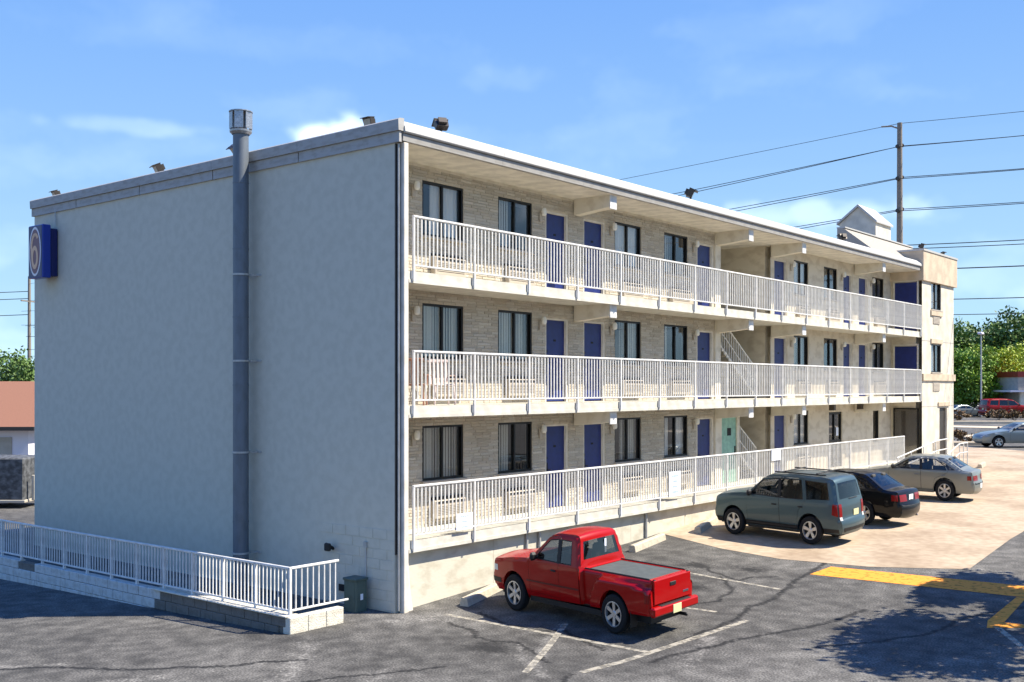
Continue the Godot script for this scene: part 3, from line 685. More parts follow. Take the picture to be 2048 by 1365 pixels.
	# corner post and downspout
	b = MB.new(); b.cbox(Vector3(0.16, 4.55, -0.05), Vector3(0.13, 9.4, 0.13), 0.01); pt(motel, "corner_post", b, M.post_paint)
	b = MB.new(); b.cyl(Vector3(0.045, 0.05, -0.085), Vector3(0.045, 9.22, -0.085), 0.022, 0.022, 8); pt(motel, "downspout", b, M.old_metal)
	b = MB.new(); b.prism(PackedVector2Array([Vector2(0.23, -0.2), Vector2(0.42, -0.2), Vector2(0.30, 0.5), Vector2(0.23, 1.19)]), -0.16, -0.02); pt(motel, "corner_footing", b, M.post_paint)
	# vent and tap on the end wall
	b = MB.new(); b.box(Vector3(-0.012, 0.33, -1.55), Vector3(0.03, 0.14, 0.42)); pt(motel, "vent", b, M.dark)
	b = MB.new(); b.cyl(Vector3(0, 1.1, -1.95), Vector3(-0.2, 1.22, -1.95), 0.035, 0.035, 6); b.cbox(Vector3(-0.2, 1.16, -1.9), Vector3(0.08, 0.16, 0.16), 0.02); pt(motel, "wall_outlet", b, M.trim)
	b = MB.new(); b.tube([Vector3(-0.02, 0.1, -0.95), Vector3(-0.02, 1.25, -0.95)], 0.02); b.box(Vector3(-0.03, 1.28, -0.95), Vector3(0.06, 0.12, 0.08)); pt(motel, "conduit", b, M.old_metal)
	b = MB.new(); b.tube([Vector3(-0.02, 0.6, -5.02), Vector3(-0.02, 4.6, -5.0), Vector3(-0.02, 4.9, -5.06), Vector3(-0.02, 9.2, -5.05)], 0.012, 5); pt(motel, "cable", b, M.cable)
	# end tower
	var tw := sub(motel, "tower")
	var tops := [[31.45, 32.75, 7.74, 8.94], [31.45, 32.75, 5.07, 6.27], [32.55, 33.55, 1.2, 3.55]]
	b = MB.new(); wall_face(b, 30.3, 34.5, 0.5, 9.3, 0.05, 0.25, tops); pt(tw, "tower_wall", b, M.tower)
	b = MB.new(); b.mm(Vector3(34.25, 0.5, -14.2), Vector3(34.5, 9.3, -0.2)); pt(tw, "tower_wall", b, M.tower)
	var side := MB.new(); side.mm(Vector3(30.3, 0.5, -1.0), Vector3(30.5, 9.3, -0.2)); side.mm(Vector3(30.3, 0.5, -14.2), Vector3(30.5, 9.3, ZW + 0.001)); pt(tw, "tower_wall", side, M.stucco)
	side = MB.new(); side.mm(Vector3(30.34, 0.5, ZW), Vector3(30.5, 9.3, -1.0)); pt(tw, "tower_wall", side, M.stucco)
	b = MB.new(); b.mm(Vector3(30.5, 0.5, -1.6), Vector3(34.25, 9.2, -1.5)); pt(tw, "tower_lining", b, M.interior)
	for i in 3:
		var F: float = FL[i]; var dd := sub(tw, "end_door")
		b = MB.new(); b.box(Vector3(30.28, F + (1.04 if i else 1.06), -0.60), Vector3(0.04, 2.06, 0.92)); pt(dd, "leaf", b, M.blue_door if i else M.interior)
		b = MB.new()
		for z in [-1.09, -0.11]: b.box(Vector3(30.275, F + 1.06, z), Vector3(0.06, 2.12, 0.06))
		b.box(Vector3(30.275, F + 2.14, -0.60), Vector3(0.06, 0.06, 1.04)); pt(dd, "frame", b, M.cream if i else M.black_frame)
		if i == 0:
			b = MB.new(); b.box(Vector3(30.25, F + 1.06, -0.60), Vector3(0.008, 2.0, 0.9)); pt(dd, "pane", b, M.window_glass)
	b = MB.new(); b.mm(Vector3(30.22, 8.88, -1.4), Vector3(34.72, 10.10, 0.14)); pt(tw, "parapet", b, M.parapet)
	b = MB.new(); b.mm(Vector3(30.19, 10.10, -1.43), Vector3(34.75, 10.18, 0.17)); pt(tw, "parapet_cap", b, M.coping)
	b = MB.new(); b.mm(Vector3(30.3, 4.72, 0.052), Vector3(34.56, 5.0, 0.12)); pt(tw, "string_course", b, M.parapet)
	for t in [[7.72, 7.48], [6.50, 6.30], [3.80, 3.62]]:
		b = MB.new(); b.cbox(Vector3(32.1 if t[0] > 4 else 33.05, (t[0] + t[1]) / 2, 0.075), Vector3(1.5, absf(t[0] - t[1]), 0.07), 0.01); pt(tw, "lintel_panel", b, M.parapet)
	for y in [3.62, 6.38]:
		b = MB.new(); b.mm(Vector3(30.3, y, 0.051), Vector3(34.5, y + 0.02, 0.055)); pt(tw, "joint", b, M.fascia)
	for y in [7.32, 4.45, 1.95]:
		b = MB.new(); b.box(Vector3(32.1, y, 0.06), Vector3(0.85, 0.36, 0.03))
		for k in 6: b.box(Vector3(32.1, y - 0.14 + k * 0.056, 0.078), Vector3(0.8, 0.02, 0.012))
		pt(tw, "air_grille", b, M.grille)
	for o in [tops[0], tops[1]]: window(0, o[0], o[1], o[2], o[3], [[0.15, 0.8, "sheer"]], 0.05, false, tw)
	b = MB.new(); b.box(Vector3(33.05, 2.37, -0.06), Vector3(0.98, 2.34, 0.05)); pt(tw, "service_door", b, M.bronze)
	# sloped roof and gabled penthouse behind the eave at the far end
	b = MB.new(); b.prism(PackedVector2Array([Vector2(-0.22, 9.575), Vector2(-1.7, 10.75), Vector2(-1.95, 10.75), Vector2(-1.95, 9.575)]), 26.3, 34.2, Transform3D(ALONG_X)); var sr := pt(motel, "sloped_roof", b, M.shingle)
	b = MB.new(); b.mm(Vector3(26.3, 10.752, -1.97), Vector3(34.2, 10.80, -1.62)); pt(sr, "ridge_cap", b, M.coping)
	var ph := sub(motel, "penthouse")
	b = MB.new(); b.prism(PackedVector2Array([Vector2(-3.6, 9.575), Vector2(-2.0, 9.575), Vector2(-2.0, 11.55), Vector2(-2.75, 12.25), Vector2(-3.6, 11.6)]), 30.6, 32.4, Transform3D(ALONG_X)); pt(ph, "penthouse_wall", b, M.tower)
	b = MB.new(); b.prism(PackedVector2Array([Vector2(-1.92, 11.50), Vector2(-1.92, 11.58), Vector2(-2.75, 12.36), Vector2(-2.75, 12.26)]), 30.5, 32.5, Transform3D(ALONG_X)); pt(ph, "roof_slope", b, M.coping)
	b = MB.new(); b.prism(PackedVector2Array([Vector2(-3.7, 11.55), Vector2(-3.7, 11.63), Vector2(-2.755, 12.36), Vector2(-2.755, 12.26)]), 30.5, 32.5, Transform3D(ALONG_X)); pt(ph, "roof_slope", b, M.coping)

# ---------------------------------------------------------------- railings
func railing(called: String, label: String, x0: float, x1: float, F: float, z: float, posts: Array) -> void:
	var t := thing(called, label, "railing", Vector3(x0, F, z), 0, "walkway railings")
	var b := MB.new(); b.cbox(Vector3((x1 - x0) / 2, 1.08, 0), Vector3(x1 - x0, 0.045, 0.055), 0.008); pt(t, "top_rail", b, M.white_metal)
	b = MB.new(); b.cbox(Vector3((x1 - x0) / 2, 0.11, 0), Vector3(x1 - x0, 0.035, 0.04), 0.006); pt(t, "bottom_rail", b, M.white_metal)
	b = MB.new(); b.box(Vector3(0, 0.43, 0), Vector3(0.045, 1.27, 0.045)); b.box(Vector3(0, -0.08, -0.01), Vector3(0.09, 0.16, 0.02)); var pm := b.mesh()
	for p in posts: part(t, "post", pm, M.white_metal, Vector3(p - x0, 0, 0))
	b = MB.new(); b.box(Vector3(0, 0.592, 0), Vector3(0.028, 0.93, 0.02)); var bm := b.mesh()
	for k in posts.size() - 1:
		var n := int(round((posts[k + 1] - posts[k]) / 0.117))
		for i in range(1, n): part(t, "baluster", bm, M.white_metal, Vector3(lerpf(posts[k], posts[k + 1], float(i) / n) - x0, 0, 0))
func make_railings() -> void:
	var ps := [0.34]
	for k in range(1, 17): ps.append(0.30 + 1.86 * k)
	ps[-1] = 30.2
	railing("walkway_railing", "white steel railing along the top floor walkway of the motel", 0.32, 30.22, FL[2], 0.035, ps)
	railing("walkway_railing", "white steel railing along the second floor walkway of the motel", 0.32, 30.22, FL[1], 0.035, ps)
	var p1 := ps.slice(0, 16)
	railing("walkway_railing", "white steel railing along the ground floor walkway behind the parked cars", 0.32, 28.24, FL[0], 0.035, p1)
	# wheelchair ramp and its handrail at the far end of the walkway
	var t := thing("access_ramp", "concrete ramp with white handrails beside the ground floor walkway end", "ramp", Vector3(24.0, 0.8, 0.1))
	var b := MB.new(); b.prism(PackedVector2Array([Vector2(0, -0.2), Vector2(6.2, -0.2), Vector2(6.2, 0.58), Vector2(4.6, 0.58), Vector2(0, 0.12)]), 0.02, 1.15); pt(t, "ramp_slab", b, M.plain_concrete)
	for h in [0.95, 0.55]:
		b = MB.new(); b.tube([Vector3(0.1, 0.12 + h, 1.1), Vector3(4.6, 0.58 + h, 1.1), Vector3(5.9, 0.6 + h, 1.1)], 0.026, 6); pt(t, "handrail", b, M.white_metal)
	for k in 5:
		var x := 0.2 + k * 1.4; var y := minf(0.12 + x * 0.1, 0.58)
		b = MB.new(); b.cyl(Vector3(x, y - 0.02, 1.1), Vector3(x, y + 0.95, 1.1), 0.024, 0.024, 6); pt(t, "post", b, M.white_metal)
	t = thing("step_handrail", "short white handrail before the narrow tower door", "handrail", Vector3(32.5, g(33, 0.6) + 0.0, 0.9))
	for y in [0.9, 0.5]:
		b = MB.new(); b.tube([Vector3(-1.6, y - 0.25, 0), Vector3(0, y + 0.12, 0), Vector3(1.1, y + 0.12, 0)], 0.024, 6); pt(t, "rail", b, M.white_metal)
	for x in [0.0, 0.55, 1.1]:
		b = MB.new(); b.cyl(Vector3(x, -0.02, 0), Vector3(x, 1.02, 0), 0.024, 0.024, 6); pt(t, "post", b, M.white_metal)
	# notices tied to the ground floor railing
	var ns := [["white notice sheet with faint blue lines tied low on railing near the corner post", 1.55, 2.05, 1.48, 1.82, 3], ["tall white notice with blue lettering blocks tied on railing between pickup and grey SUV", 10.02, 10.62, 1.50, 2.17, 4], ["white notice tied to the railing's top above the grey SUV", 16.2, 16.85, 2.14, 2.50, 2]]
	for n in ns:
		var o := thing("notice", n[0], "notice", Vector3((n[1] + n[2]) / 2, n[3], 0.075), 0, "notices on the walkway railing")
		var w: float = n[2] - n[1]; var h: float = n[4] - n[3]
		b = MB.new(); b.box(Vector3(0, h / 2, 0), Vector3(w, h, 0.012)); pt(o, "board", b, M.notice)
		b = MB.new()
		for k in n[5]:
			var y: float = h * (0.82 - 0.64 * k / maxf(1, n[5] - 1)); var ww: float = w * [0.55, 0.34, 0.42, 0.5][k]
			for j in 4: b.box(Vector3(-ww / 2 + ww * (j + 0.5) / 4, y, 0.0075), Vector3(ww / 5.2, h * 0.075, 0.003))
		pt(o, "print", b, M.ink)
	# fenced retaining wall beside the end wall
	var f := thing("side_railing", "white steel railing on the low block wall beside grey end wall", "railing", Vector3(-2.35, 0.30, -0.45))
	var za := -20.0
	b = MB.new(); b.cbox(Vector3(0, 0.86, za / 2), Vector3(0.05, 0.045, -za + 0.04), 0.008); pt(f, "top_rail", b, M.white_metal)
	b = MB.new(); b.cbox(Vector3(0, 0.09, za / 2), Vector3(0.04, 0.035, -za), 0.006); pt(f, "bottom_rail", b, M.white_metal)
	b = MB.new(); b.cbox(Vector3(0.58, 0.86, 0), Vector3(1.16, 0.045, 0.05), 0.008); pt(f, "top_rail", b, M.white_metal)
	b = MB.new(); b.cbox(Vector3(0.70, 0.09, 0), Vector3(1.4, 0.035, 0.04), 0.006); pt(f, "bottom_rail", b, M.white_metal)
	b = MB.new(); b.box(Vector3(0, 0.43, 0), Vector3(0.05, 0.87, 0.05)); var pm := b.mesh()
	b = MB.new(); b.box(Vector3(0, 0.47, 0), Vector3(0.02, 0.76, 0.022)); var bm := b.mesh()
	for k in 21:
		var z := -1.0 * k
		part(f, "post", pm, M.white_metal, Vector3(0, 0, z))
		if k < 20:
			for i in range(1, 9): part(f, "baluster", bm, M.white_metal, Vector3(0, 0, z - i / 9.0))
	for i in range(1, 9): part(f, "baluster", bm, M.white_metal, Vector3(i * 0.135, 0, 0))
	var w := thing("retaining_wall", "low flaking painted block wall under the side railing", "wall", Vector3(-2.35, 0, -0.45))
	blk_wall(w)
func blk_wall(w: Node3D) -> void:
	var m := {}
	for l in [0.39, 0.19]:
		var b := MB.new(); b.cbox(Vector3.ZERO, Vector3(0.2, 0.19, l), 0.008); m[l] = b.mesh()
	var core := MB.new(); core.mm(Vector3(-0.075, -0.7, -20), Vector3(0.1, 0.26, -0.02)); pt(w, "core", core, M.block_bare)
	for k in 3:
		for i in 42:
			var z := -0.2 - 0.4 * i - (0.2 if k % 2 else 0.0)
			var y := 0.20 - 0.2 * k
			if y + 0.1 < g(-2.5, z - 0.45) - 0.02: continue
			if k == 0 and (i == 23 or i == 24): continue
			var bare := i < 10
			var o := part(w, "block", m[0.39], M.block_bare if bare else M.block, Vector3(rng.randf_range(-0.006, 0.006), y, z))
			o.rotation.y = rng.randf_range(-0.01, 0.01)
	for i in 3:
		var b := MB.new(); b.cbox(Vector3.ZERO, Vector3(0.42, 0.38, 0.2), 0.01); part(w, "end_block", b.mesh(), M.block_white, Vector3(0.115 + 0.43 * i, 0.10, -0.0 + 0.02))
	var c := MB.new(); c.cbox(Vector3(0.0, 0.305, -2.1), Vector3(0.3, 0.03, 4.3), 0.008); pt(w, "cap_slab", c, M.block_white)

# ---------------------------------------------------------------- things on and around the motel
func make_fittings() -> void:
	var b: MB
	# flue
	var t := thing("flue_pipe", "tall grey metal flue pipe strapped to the blank end wall", "flue", Vector3(-0.33, -0.05, -4.62))
	var y0 := 0.02
	var cuts := [0.02, 1.55, 3.05, 4.55, 6.05, 7.55, 9.0, 10.12]
	for k in cuts.size() - 1:
		b = MB.new(); b.lathe([Vector2(0.17, cuts[k]), Vector2(0.17, cuts[k + 1] - 0.03), Vector2(0.177, cuts[k + 1] - 0.028), Vector2(0.177, cuts[k + 1])], 28, Transform3D()); pt(t, "pipe_section", b, M.flue)
	for y in [0.84, 3.06, 5.07, 6.97]:
		b = MB.new(); b.lathe([Vector2(0.168, y - 0.02), Vector2(0.185, y - 0.02), Vector2(0.185, y + 0.02), Vector2(0.168, y + 0.02)], 24, Transform3D())
		b.box(Vector3(0.24, y, 0.16), Vector3(0.2, 0.035, 0.02)); b.box(Vector3(0.24, y, -0.16), Vector3(0.2, 0.035, 0.02)); b.box(Vector3(0.325, y, 0.22), Vector3(0.012, 0.05, 0.16)); pt(t, "strap", b, M.old_metal)
	b = MB.new(); b.lathe([Vector2(0.19, 10.05), Vector2(0.24, 10.10), Vector2(0.245, 10.14), Vector2(0.19, 10.16)], 28, Transform3D()); pt(t, "collar", b, M.flue_cap)
	var cap := sub(t, "cap")
	for k in 6:
		var a := TAU * k / 6 + 0.3
		var c := Vector3(cos(a), 0, sin(a)) * 0.225
		b = MB.new(); b.box(c + Vector3(0, 10.36, 0), Vector3(0.012, 0.38, 0.19), Basis(Vector3.UP, -a)); pt(cap, "vane", b, M.flue_cap)
	b = MB.new(); b.lathe([Vector2(0.0, 10.60), Vector2(0.26, 10.56), Vector2(0.26, 10.54), Vector2(0.0, 10.54)], 20, Transform3D()); b.cyl(Vector3(0, 10.1, 0), Vector3(0, 10.54, 0), 0.13, 0.13, 14); pt(cap, "lid", b, M.flue_cap)
	# blue box sign, its numeral inside a ring
	t = thing("box_sign", "blue box sign with a white ringed numeral high on the end wall", "sign", Vector3(-0.02, 7.41, -13.54))
	b = MB.new(); b.cbox(Vector3(-0.32, 0.72, 0), Vector3(0.24, 1.44, 0.78), 0.02); pt(t, "cabinet", b, M.sign_blue)
	b = MB.new(); b.cbox(Vector3(-0.10, 0.70, 0.02), Vector3(0.195, 1.30, 0.70), 0.015); pt(t, "mount_box", b, M.sign_navy)
	b = MB.new(); b.box(Vector3(-0.442, 0.72, 0), Vector3(0.012, 1.38, 0.72)); pt(t, "face", b, M.sign_navy)
	var fx := Transform3D(Basis(Vector3(0, 0, 1), Vector3(0, 1, 0), Vector3(-1, 0, 0)), Vector3(-0.449, 0.72, 0))
	for r in [[1.0, "sign_white", 0.004, "ring"], [0.84, "sign_red", 0.008, "disc"]]:
		var p := PackedVector2Array()
		for k in 32: p.append(Vector2(cos(TAU * k / 32) * 0.32 * r[0], sin(TAU * k / 32) * 0.67 * (0.4 + 0.6 * r[0])))
		b = MB.new(); b.prism(p, 0.0, r[2], fx); pt(t, r[3], b, M[r[1]])
	var six := PackedVector2Array()
	var o1 := PackedVector2Array(); var i1 := PackedVector2Array()
	for k in 24: o1.append(Vector2(cos(TAU * k / 24) * 0.18, -0.16 + sin(TAU * k / 24) * 0.32)); i1.append(Vector2(cos(TAU * k / 24) * 0.09, -0.16 + sin(TAU * k / 24) * 0.20))
	b = MB.new()
	for k in 24:
		var k2 := (k + 1) % 24
		b.prism(PackedVector2Array([o1[k], o1[k2], i1[k2], i1[k]]), 0.0, 0.013, fx)
	var arc := []
	for k in 9:
		var a := PI - (PI * 0.75) * k / 8.0
		arc.append(Vector2(0.02 + cos(a) * 0.20, 0.10 + sin(a) * 0.36))
	for k in 8:
		var d: Vector2 = (arc[k + 1] - arc[k]).orthogonal().normalized() * 0.045
		b.prism(PackedVector2Array([arc[k] + d, arc[k + 1] + d, arc[k + 1] - d, arc[k] - d]), 0.0, 0.0125, fx)
	b.prism(PackedVector2Array([Vector2(-0.22, 0.12), Vector2(-0.13, 0.12), Vector2(-0.09, -0.16), Vector2(-0.18, -0.16)]), 0.0, 0.0122, fx)
	pt(t, "numeral", b, M.sign_orange)
	b = MB.new(); b.tube([Vector3(-0.02, 1.45, 0.3), Vector3(-0.02, 1.9, 0.26)], 0.015, 5); pt(t, "feed_pipe", b, M.old_metal)
	# roof floodlights
	var fl := [[Vector3(0.35, 9.70, -14.0), -100.0, 20.0, 0.8, "M", "small tan floodlight at the far end of the end wall roof edge"], [Vector3(0.35, 9.70, -8.9), -110.0, 25.0, 1.0, "", "dark floodlight raised on a stem above the end wall between flue and sign"], [Vector3(0.25, 9.70, -5.55), -90.0, 40.0, 1.0, "", "dark floodlight close behind the flue cap"],
		[Vector3(0.3, 9.70, -1.2), -90.0, 10.0, 0.8, "", "small dark floodlight on the end wall roof edge near the front corner"], [Vector3(1.55, 9.70, -0.35), 150.0, 35.0, 1.0, "", "tilted dark floodlight on the front eave above the first window"], [Vector3(11.9, 9.70, -0.35), 30.0, 25.0, 1.1, "", "dark floodlight with glass facing out, mid-way along the front eave"],
		[Vector3(22.9, 9.70, -0.35), 150.0, 20.0, 0.95, "", "dark floodlight on the front eave just before the sloped roof"], [Vector3(31.2, 10.18, -0.25), 20.0, 15.0, 1.0, "", "dark floodlight on the tower parapet over its near corner"], [Vector3(34.0, 10.18, -0.25), 20.0, 15.0, 0.8, "", "smaller dark floodlight on the tower parapet over its far corner"]]
	for a in fl:
		t = thing("floodlight", a[5], "floodlight", a[0], deg_to_rad(a[1]), "floodlights along the roof edge")
		var k: float = a[3] * 0.75; var bs := Basis(Vector3.RIGHT, deg_to_rad(a[2]))
		b = MB.new(); b.cyl(Vector3(0, -0.02, 0), Vector3(0, 0.16 * k, 0), 0.03 * k, 0.03 * k, 8); b.box(Vector3(0, -0.005, 0), Vector3(0.14, 0.02, 0.14) * k); pt(t, "stem", b, M.bronze)
		b = MB.new(); b.prism(PackedVector2Array([Vector2(-0.17, -0.13), Vector2(0.17, -0.13), Vector2(0.20, 0.13), Vector2(-0.20, 0.13)]), -0.10 * k, 0.10 * k, Transform3D(bs.scaled(Vector3(k, k, 1)), Vector3(0, 0.29 * k, 0)))
		b.box(Vector3(0, 0.29 * k, 0) + bs * Vector3(0, 0.14, 0.06) * k, Vector3(0.42, 0.02, 0.30) * k, bs); b.box(Vector3(0, 0.29 * k, 0) + bs * Vector3(0, 0, -0.14) * k, Vector3(0.24, 0.18, 0.1) * k, bs); pt(t, "housing", b, M.bronze)
		b = MB.new(); b.box(Vector3(0, 0.29 * k, 0) + bs * Vector3(0, -0.01, 0.102) * k, Vector3(0.32, 0.22, 0.012) * k, bs); pt(t, "lens", b, M.lens)
	# wall lamps by the doors
	for i in 3:
		var lx := [1.62, 6.08, 9.20, 13.66, 20.48, 25.0, 28.02]
		for j in 7:
			var x: float = lx[j]
			if i == 0 and x > 21: continue
			t = thing("wall_lamp", "small white jar lamp on the %s wall %s" % [STOREY[i], ["beside the corner post", "between second window and first door", "between second door and third window", "between fourth window and third door", "just past the stairwell door", "between sixth window and fifth door", "beside the last window"][j]], "wall lamp", Vector3(x, FL[i] + 1.86, ZW + 0.012), 0, "wall lamps on the %s" % STOREY[i])
			b = MB.new(); b.cbox(Vector3(0, 0.04, 0.02), Vector3(0.11, 0.24, 0.04), 0.01); b.cyl(Vector3(0, 0.14, 0.02), Vector3(0, 0.14, 0.12), 0.015, 0.015, 6); pt(t, "bracket", b, M.grille)
			b = MB.new(); b.lathe([Vector2(0.0, 0.26), Vector2(0.05, 0.24), Vector2(0.068, 0.19), Vector2(0.068, 0.10), Vector2(0.045, 0.06), Vector2(0.0, 0.05)], 12, Transform3D(Basis(), Vector3(0, 0, 0.12))); pt(t, "jar", b, M.lamp_glass)
	# lamps hanging under the second floor slab by the office
	for j in 3:
		var x: float = [19.45, 23.3, 26.0][j]
		t = thing("porch_lamp", ["black square lantern under the walkway ceiling by the stairwell edge", "black square lantern under the walkway ceiling before the glazed office door", "black square lantern under the walkway ceiling past the glazed office door"][j], "lantern", Vector3(x, FL[1] - 0.21 - 0.30, -0.9), 0, "lanterns under the second floor walkway")
		b = MB.new(); b.cbox(Vector3(0, 0.14, 0), Vector3(0.2, 0.24, 0.2), 0.015); pt(t, "housing", b, M.bronze)
		b = MB.new(); b.cyl(Vector3(0, 0.25, 0), Vector3(0, 0.30, 0), 0.05, 0.05, 8); pt(t, "canopy", b, M.bronze)
	# utility cabinet by the end wall
	t = thing("utility_box", "green metal utility cabinet against the foot of the end wall", "cabinet", Vector3(-0.30, g(-0.5, -0.6), -0.95))
	b = MB.new(); b.cbox(Vector3(0, 0.31, 0), Vector3(0.30, 0.64, 0.36), 0.015); pt(t, "casing", b, M.utility_green)
	b = MB.new(); b.cbox(Vector3(0, 0.645, 0), Vector3(0.34, 0.05, 0.40), 0.012); pt(t, "lid", b, M.utility_green)
	b = MB.new(); b.box(Vector3(0.0, 0.30, 0.182), Vector3(0.07, 0.12, 0.006)); pt(t, "tag", b, M.notice)
	b = MB.new(); b.box(Vector3(-0.152, 0.33, 0.0), Vector3(0.008, 0.5, 0.28)); pt(t, "door_panel", b, M.utility_green)
	# two plastic chairs left on the second floor walkway
	chair(Vector3(0.95, FL[1] + 0.002, -0.55), 2.2, "red_plastic", "tan high-backed plastic chair behind the second floor railing near corner post")
	chair(Vector3(1.85, FL[1] + 0.002, -0.62), -0.5, "pink_plastic", "whitish pink plastic armchair behind the second floor railing")
	# wheel stops
	for a in [[1.5, 0.55, 2.6, 0.30, "pickup's front wheels"], [7.5, 0.55, 9.2, 0.35, "empty stall beside the concrete pad"], [10.55, 0.65, 12.2, 0.25, "grey SUV's front wheels"], [32.9, 1.6, 34.6, 1.3, "tower"]]:
		var p := Vector3(a[0], 0, a[1]); var q := Vector3(a[2], 0, a[3]); var c := (p + q) / 2; var d := q - p
		t = thing("wheel_stop", "pale concrete wheel stop before the %s" % a[4], "wheel stop", Vector3(c.x, g(c.x, c.z) + 0.006, c.z), -atan2(d.z, d.x), "concrete wheel stops")
		var sl := Basis(Vector3(0, 0, 1), atan(0.05 if c.x < 14 else 0.0))
		b = MB.new(); b.prism(PackedVector2Array([Vector2(-0.10, -0.02), Vector2(0.10, -0.02), Vector2(0.075, 0.14), Vector2(0.05, 0.16), Vector2(-0.05, 0.16), Vector2(-0.075, 0.14)]), -0.9, 0.9, Transform3D(sl * ALONG_X)); pt(t, "stop", b, M.concrete_stop)
func chair(at: Vector3, turn: float, m: String, label: String) -> void:
	var t := thing("patio_chair", label, "chair", at, turn)
	var b := MB.new(); b.cbox(Vector3(0, 0.42, 0), Vector3(0.46, 0.035, 0.44), 0.012); pt(t, "seat", b, M[m])
	b = MB.new()
	for k in 5: b.cbox(Vector3(-0.18 + k * 0.09, 0.68, -0.22 - 0.02), Vector3(0.05, 0.50, 0.02), 0.006, Basis(Vector3.RIGHT, -0.15))
	b.cbox(Vector3(0, 0.93, -0.27), Vector3(0.46, 0.06, 0.025), 0.01); pt(t, "backrest", b, M[m])
	for s in [-1, 1]:
		for z in [-1, 1]:
			b = MB.new(); b.cyl(Vector3(s * 0.23, 0, z * 0.22), Vector3(s * 0.20, 0.42, z * 0.19), 0.02, 0.025, 6); pt(t, "leg", b, M[m])
		b = MB.new(); b.cbox(Vector3(s * 0.25, 0.62, 0.0), Vector3(0.05, 0.03, 0.46), 0.01); b.cyl(Vector3(s * 0.24, 0.42, 0.18), Vector3(s * 0.25, 0.62, 0.2), 0.018, 0.018, 6); pt(t, "armrest", b, M[m])

# ---------------------------------------------------------------- vehicles
# s runs forward from the rear axle, y up from the ground; outline points are (s, y, bulge), "seg" tells which outline pieces are glass
class Car:
	var outline := []          # after rounding: [s, y, bulge]
	var kinds := []            # kind of the piece from point i to i + 1
	var half := 0.9
	var belt := 1.0
	var lean := 0.3
	var r := 0.07
	var s_front := 3.5
	var s_rear := -1.0
	var f_taper := 0.1
	var r_taper := 0.07
	var f_from := 0.9
	var r_from := 0.6
	var bed := -99.0            # pickup: bed begins at this s
	var fender := 0.0
	var sill := 0.42
	func dist(s: float, y: float) -> float:
		var best := 9.0; var p := Vector2(s, y)
		for i in outline.size() - 1:
			var a := Vector2(outline[i][0], outline[i][1]); var b := Vector2(outline[i + 1][0], outline[i + 1][1])
			var d := b - a; var t := clampf((p - a).dot(d) / maxf(d.length_squared(), 1e-9), 0, 1)
			best = minf(best, p.distance_squared_to(a + d * t))
		return sqrt(best)
	func W(s: float, y: float) -> float:
		var w := half
		var t := clampf((s - (s_front - f_from)) / f_from, 0, 1); w -= f_taper * t * t
		t = clampf(((s_rear + r_from) - s) / r_from, 0, 1); w -= r_taper * t * t
		if y > belt: w -= (y - belt) * lean
		w -= 0.05 * pow(clampf((belt - 0.12 - y) / 0.5, 0, 1.4), 2) if y < belt - 0.12 else 0.12 * pow(clampf((y - belt + 0.12) / 0.6, 0, 0.2), 2)
		if y < sill: w -= (sill - y) * 0.22
		if s < bed:
			w -= 0.115
			var top := 0.98 - 0.10 * pow(clampf(-s / 1.0 + 0.0, 0, 1), 2) - 0.5 * pow(clampf((s - 0.35) / 0.4, 0, 1), 2)
			var m := smoothstep(bed - 0.18, bed - 0.26, s) * smoothstep(top + 0.035, top - 0.05, y)
			w += 0.115 * m
		var d := dist(s, y)
		if d < r:
			var k := (r - d) / r
			w -= r * (1.0 - sqrt(maxf(0.0, 1.0 - k * k)))
		return w
	func nrm(s: float, y: float) -> Vector3:      # for the side at +x
		var e := 0.012
		var ds := (W(s + e, y) - W(s - e, y)) / (2 * e); var dy := (W(s, y + e) - W(s, y - e)) / (2 * e)
		ds = clampf(ds, -3, 3); dy = clampf(dy, -3, 3)
		return Vector3(1, -dy, ds).normalized()
func car_side(c: Car, mb: MB, inc: PackedVector2Array, holes: Array, off: float, cell: float, other: MB = null) -> void:
	if other == null: other = mb
	var r := Rect2(inc[0], Vector2.ZERO)
	for p in inc: r = r.expand(p)
	var hr := []
	for h in holes:
		var q := Rect2(h[0], Vector2.ZERO)
		for p in h: q = q.expand(p)
		hr.append(q)
	var x := floorf(r.position.x / cell) * cell
	while x < r.end.x:
		var y := floorf(r.position.y / cell) * cell
		while y < r.end.y:
			var rc := Rect2(x, y, cell, cell)
			var ps: Array = Geometry2D.intersect_polygons(inc, PackedVector2Array([Vector2(x, y), Vector2(x + cell, y), Vector2(x + cell, y + cell), Vector2(x, y + cell)]))
			for i in holes.size():
				if not hr[i].intersects(rc): continue
				var nx := []
				for p in ps: nx.append_array(Geometry2D.clip_polygons(p, holes[i]))
				ps = nx
			for p in ps:
				if p.size() < 3: continue
				var t := Geometry2D.triangulate_polygon(p)
				if t.is_empty(): continue
				var pos := []; var nor := []
				for v in p:
					pos.append(Vector3(c.W(v.x, v.y) + off, v.y, -v.x)); nor.append(c.nrm(v.x, v.y))
				for i in range(0, t.size(), 3):
					var ids := [t[i], t[i + 1], t[i + 2]]
					var a: Vector3 = pos[ids[0]]; var b: Vector3 = pos[ids[1]]; var d: Vector3 = pos[ids[2]]
					if (b - a).cross(d - a).dot(Vector3(1, 0, 0)) < 0: ids.reverse()
					for k in [0, 2, 1]: mb.v(pos[ids[k]], nor[ids[k]])
					for k in [0, 1, 2]: other.v(pos[ids[k]] * Vector3(-1, 1, 1), nor[ids[k]] * Vector3(-1, 1, 1))
			y += cell
		x += cell
func car_pos(c: Car, s: float, y: float, bulge: float, t: float, ns: float, ny: float, off: float) -> Vector3:
	var w := c.W(s, y); var k := bulge * (1 - t * t) + off
	return Vector3(t * w, y + ny * k, -(s + ns * k))
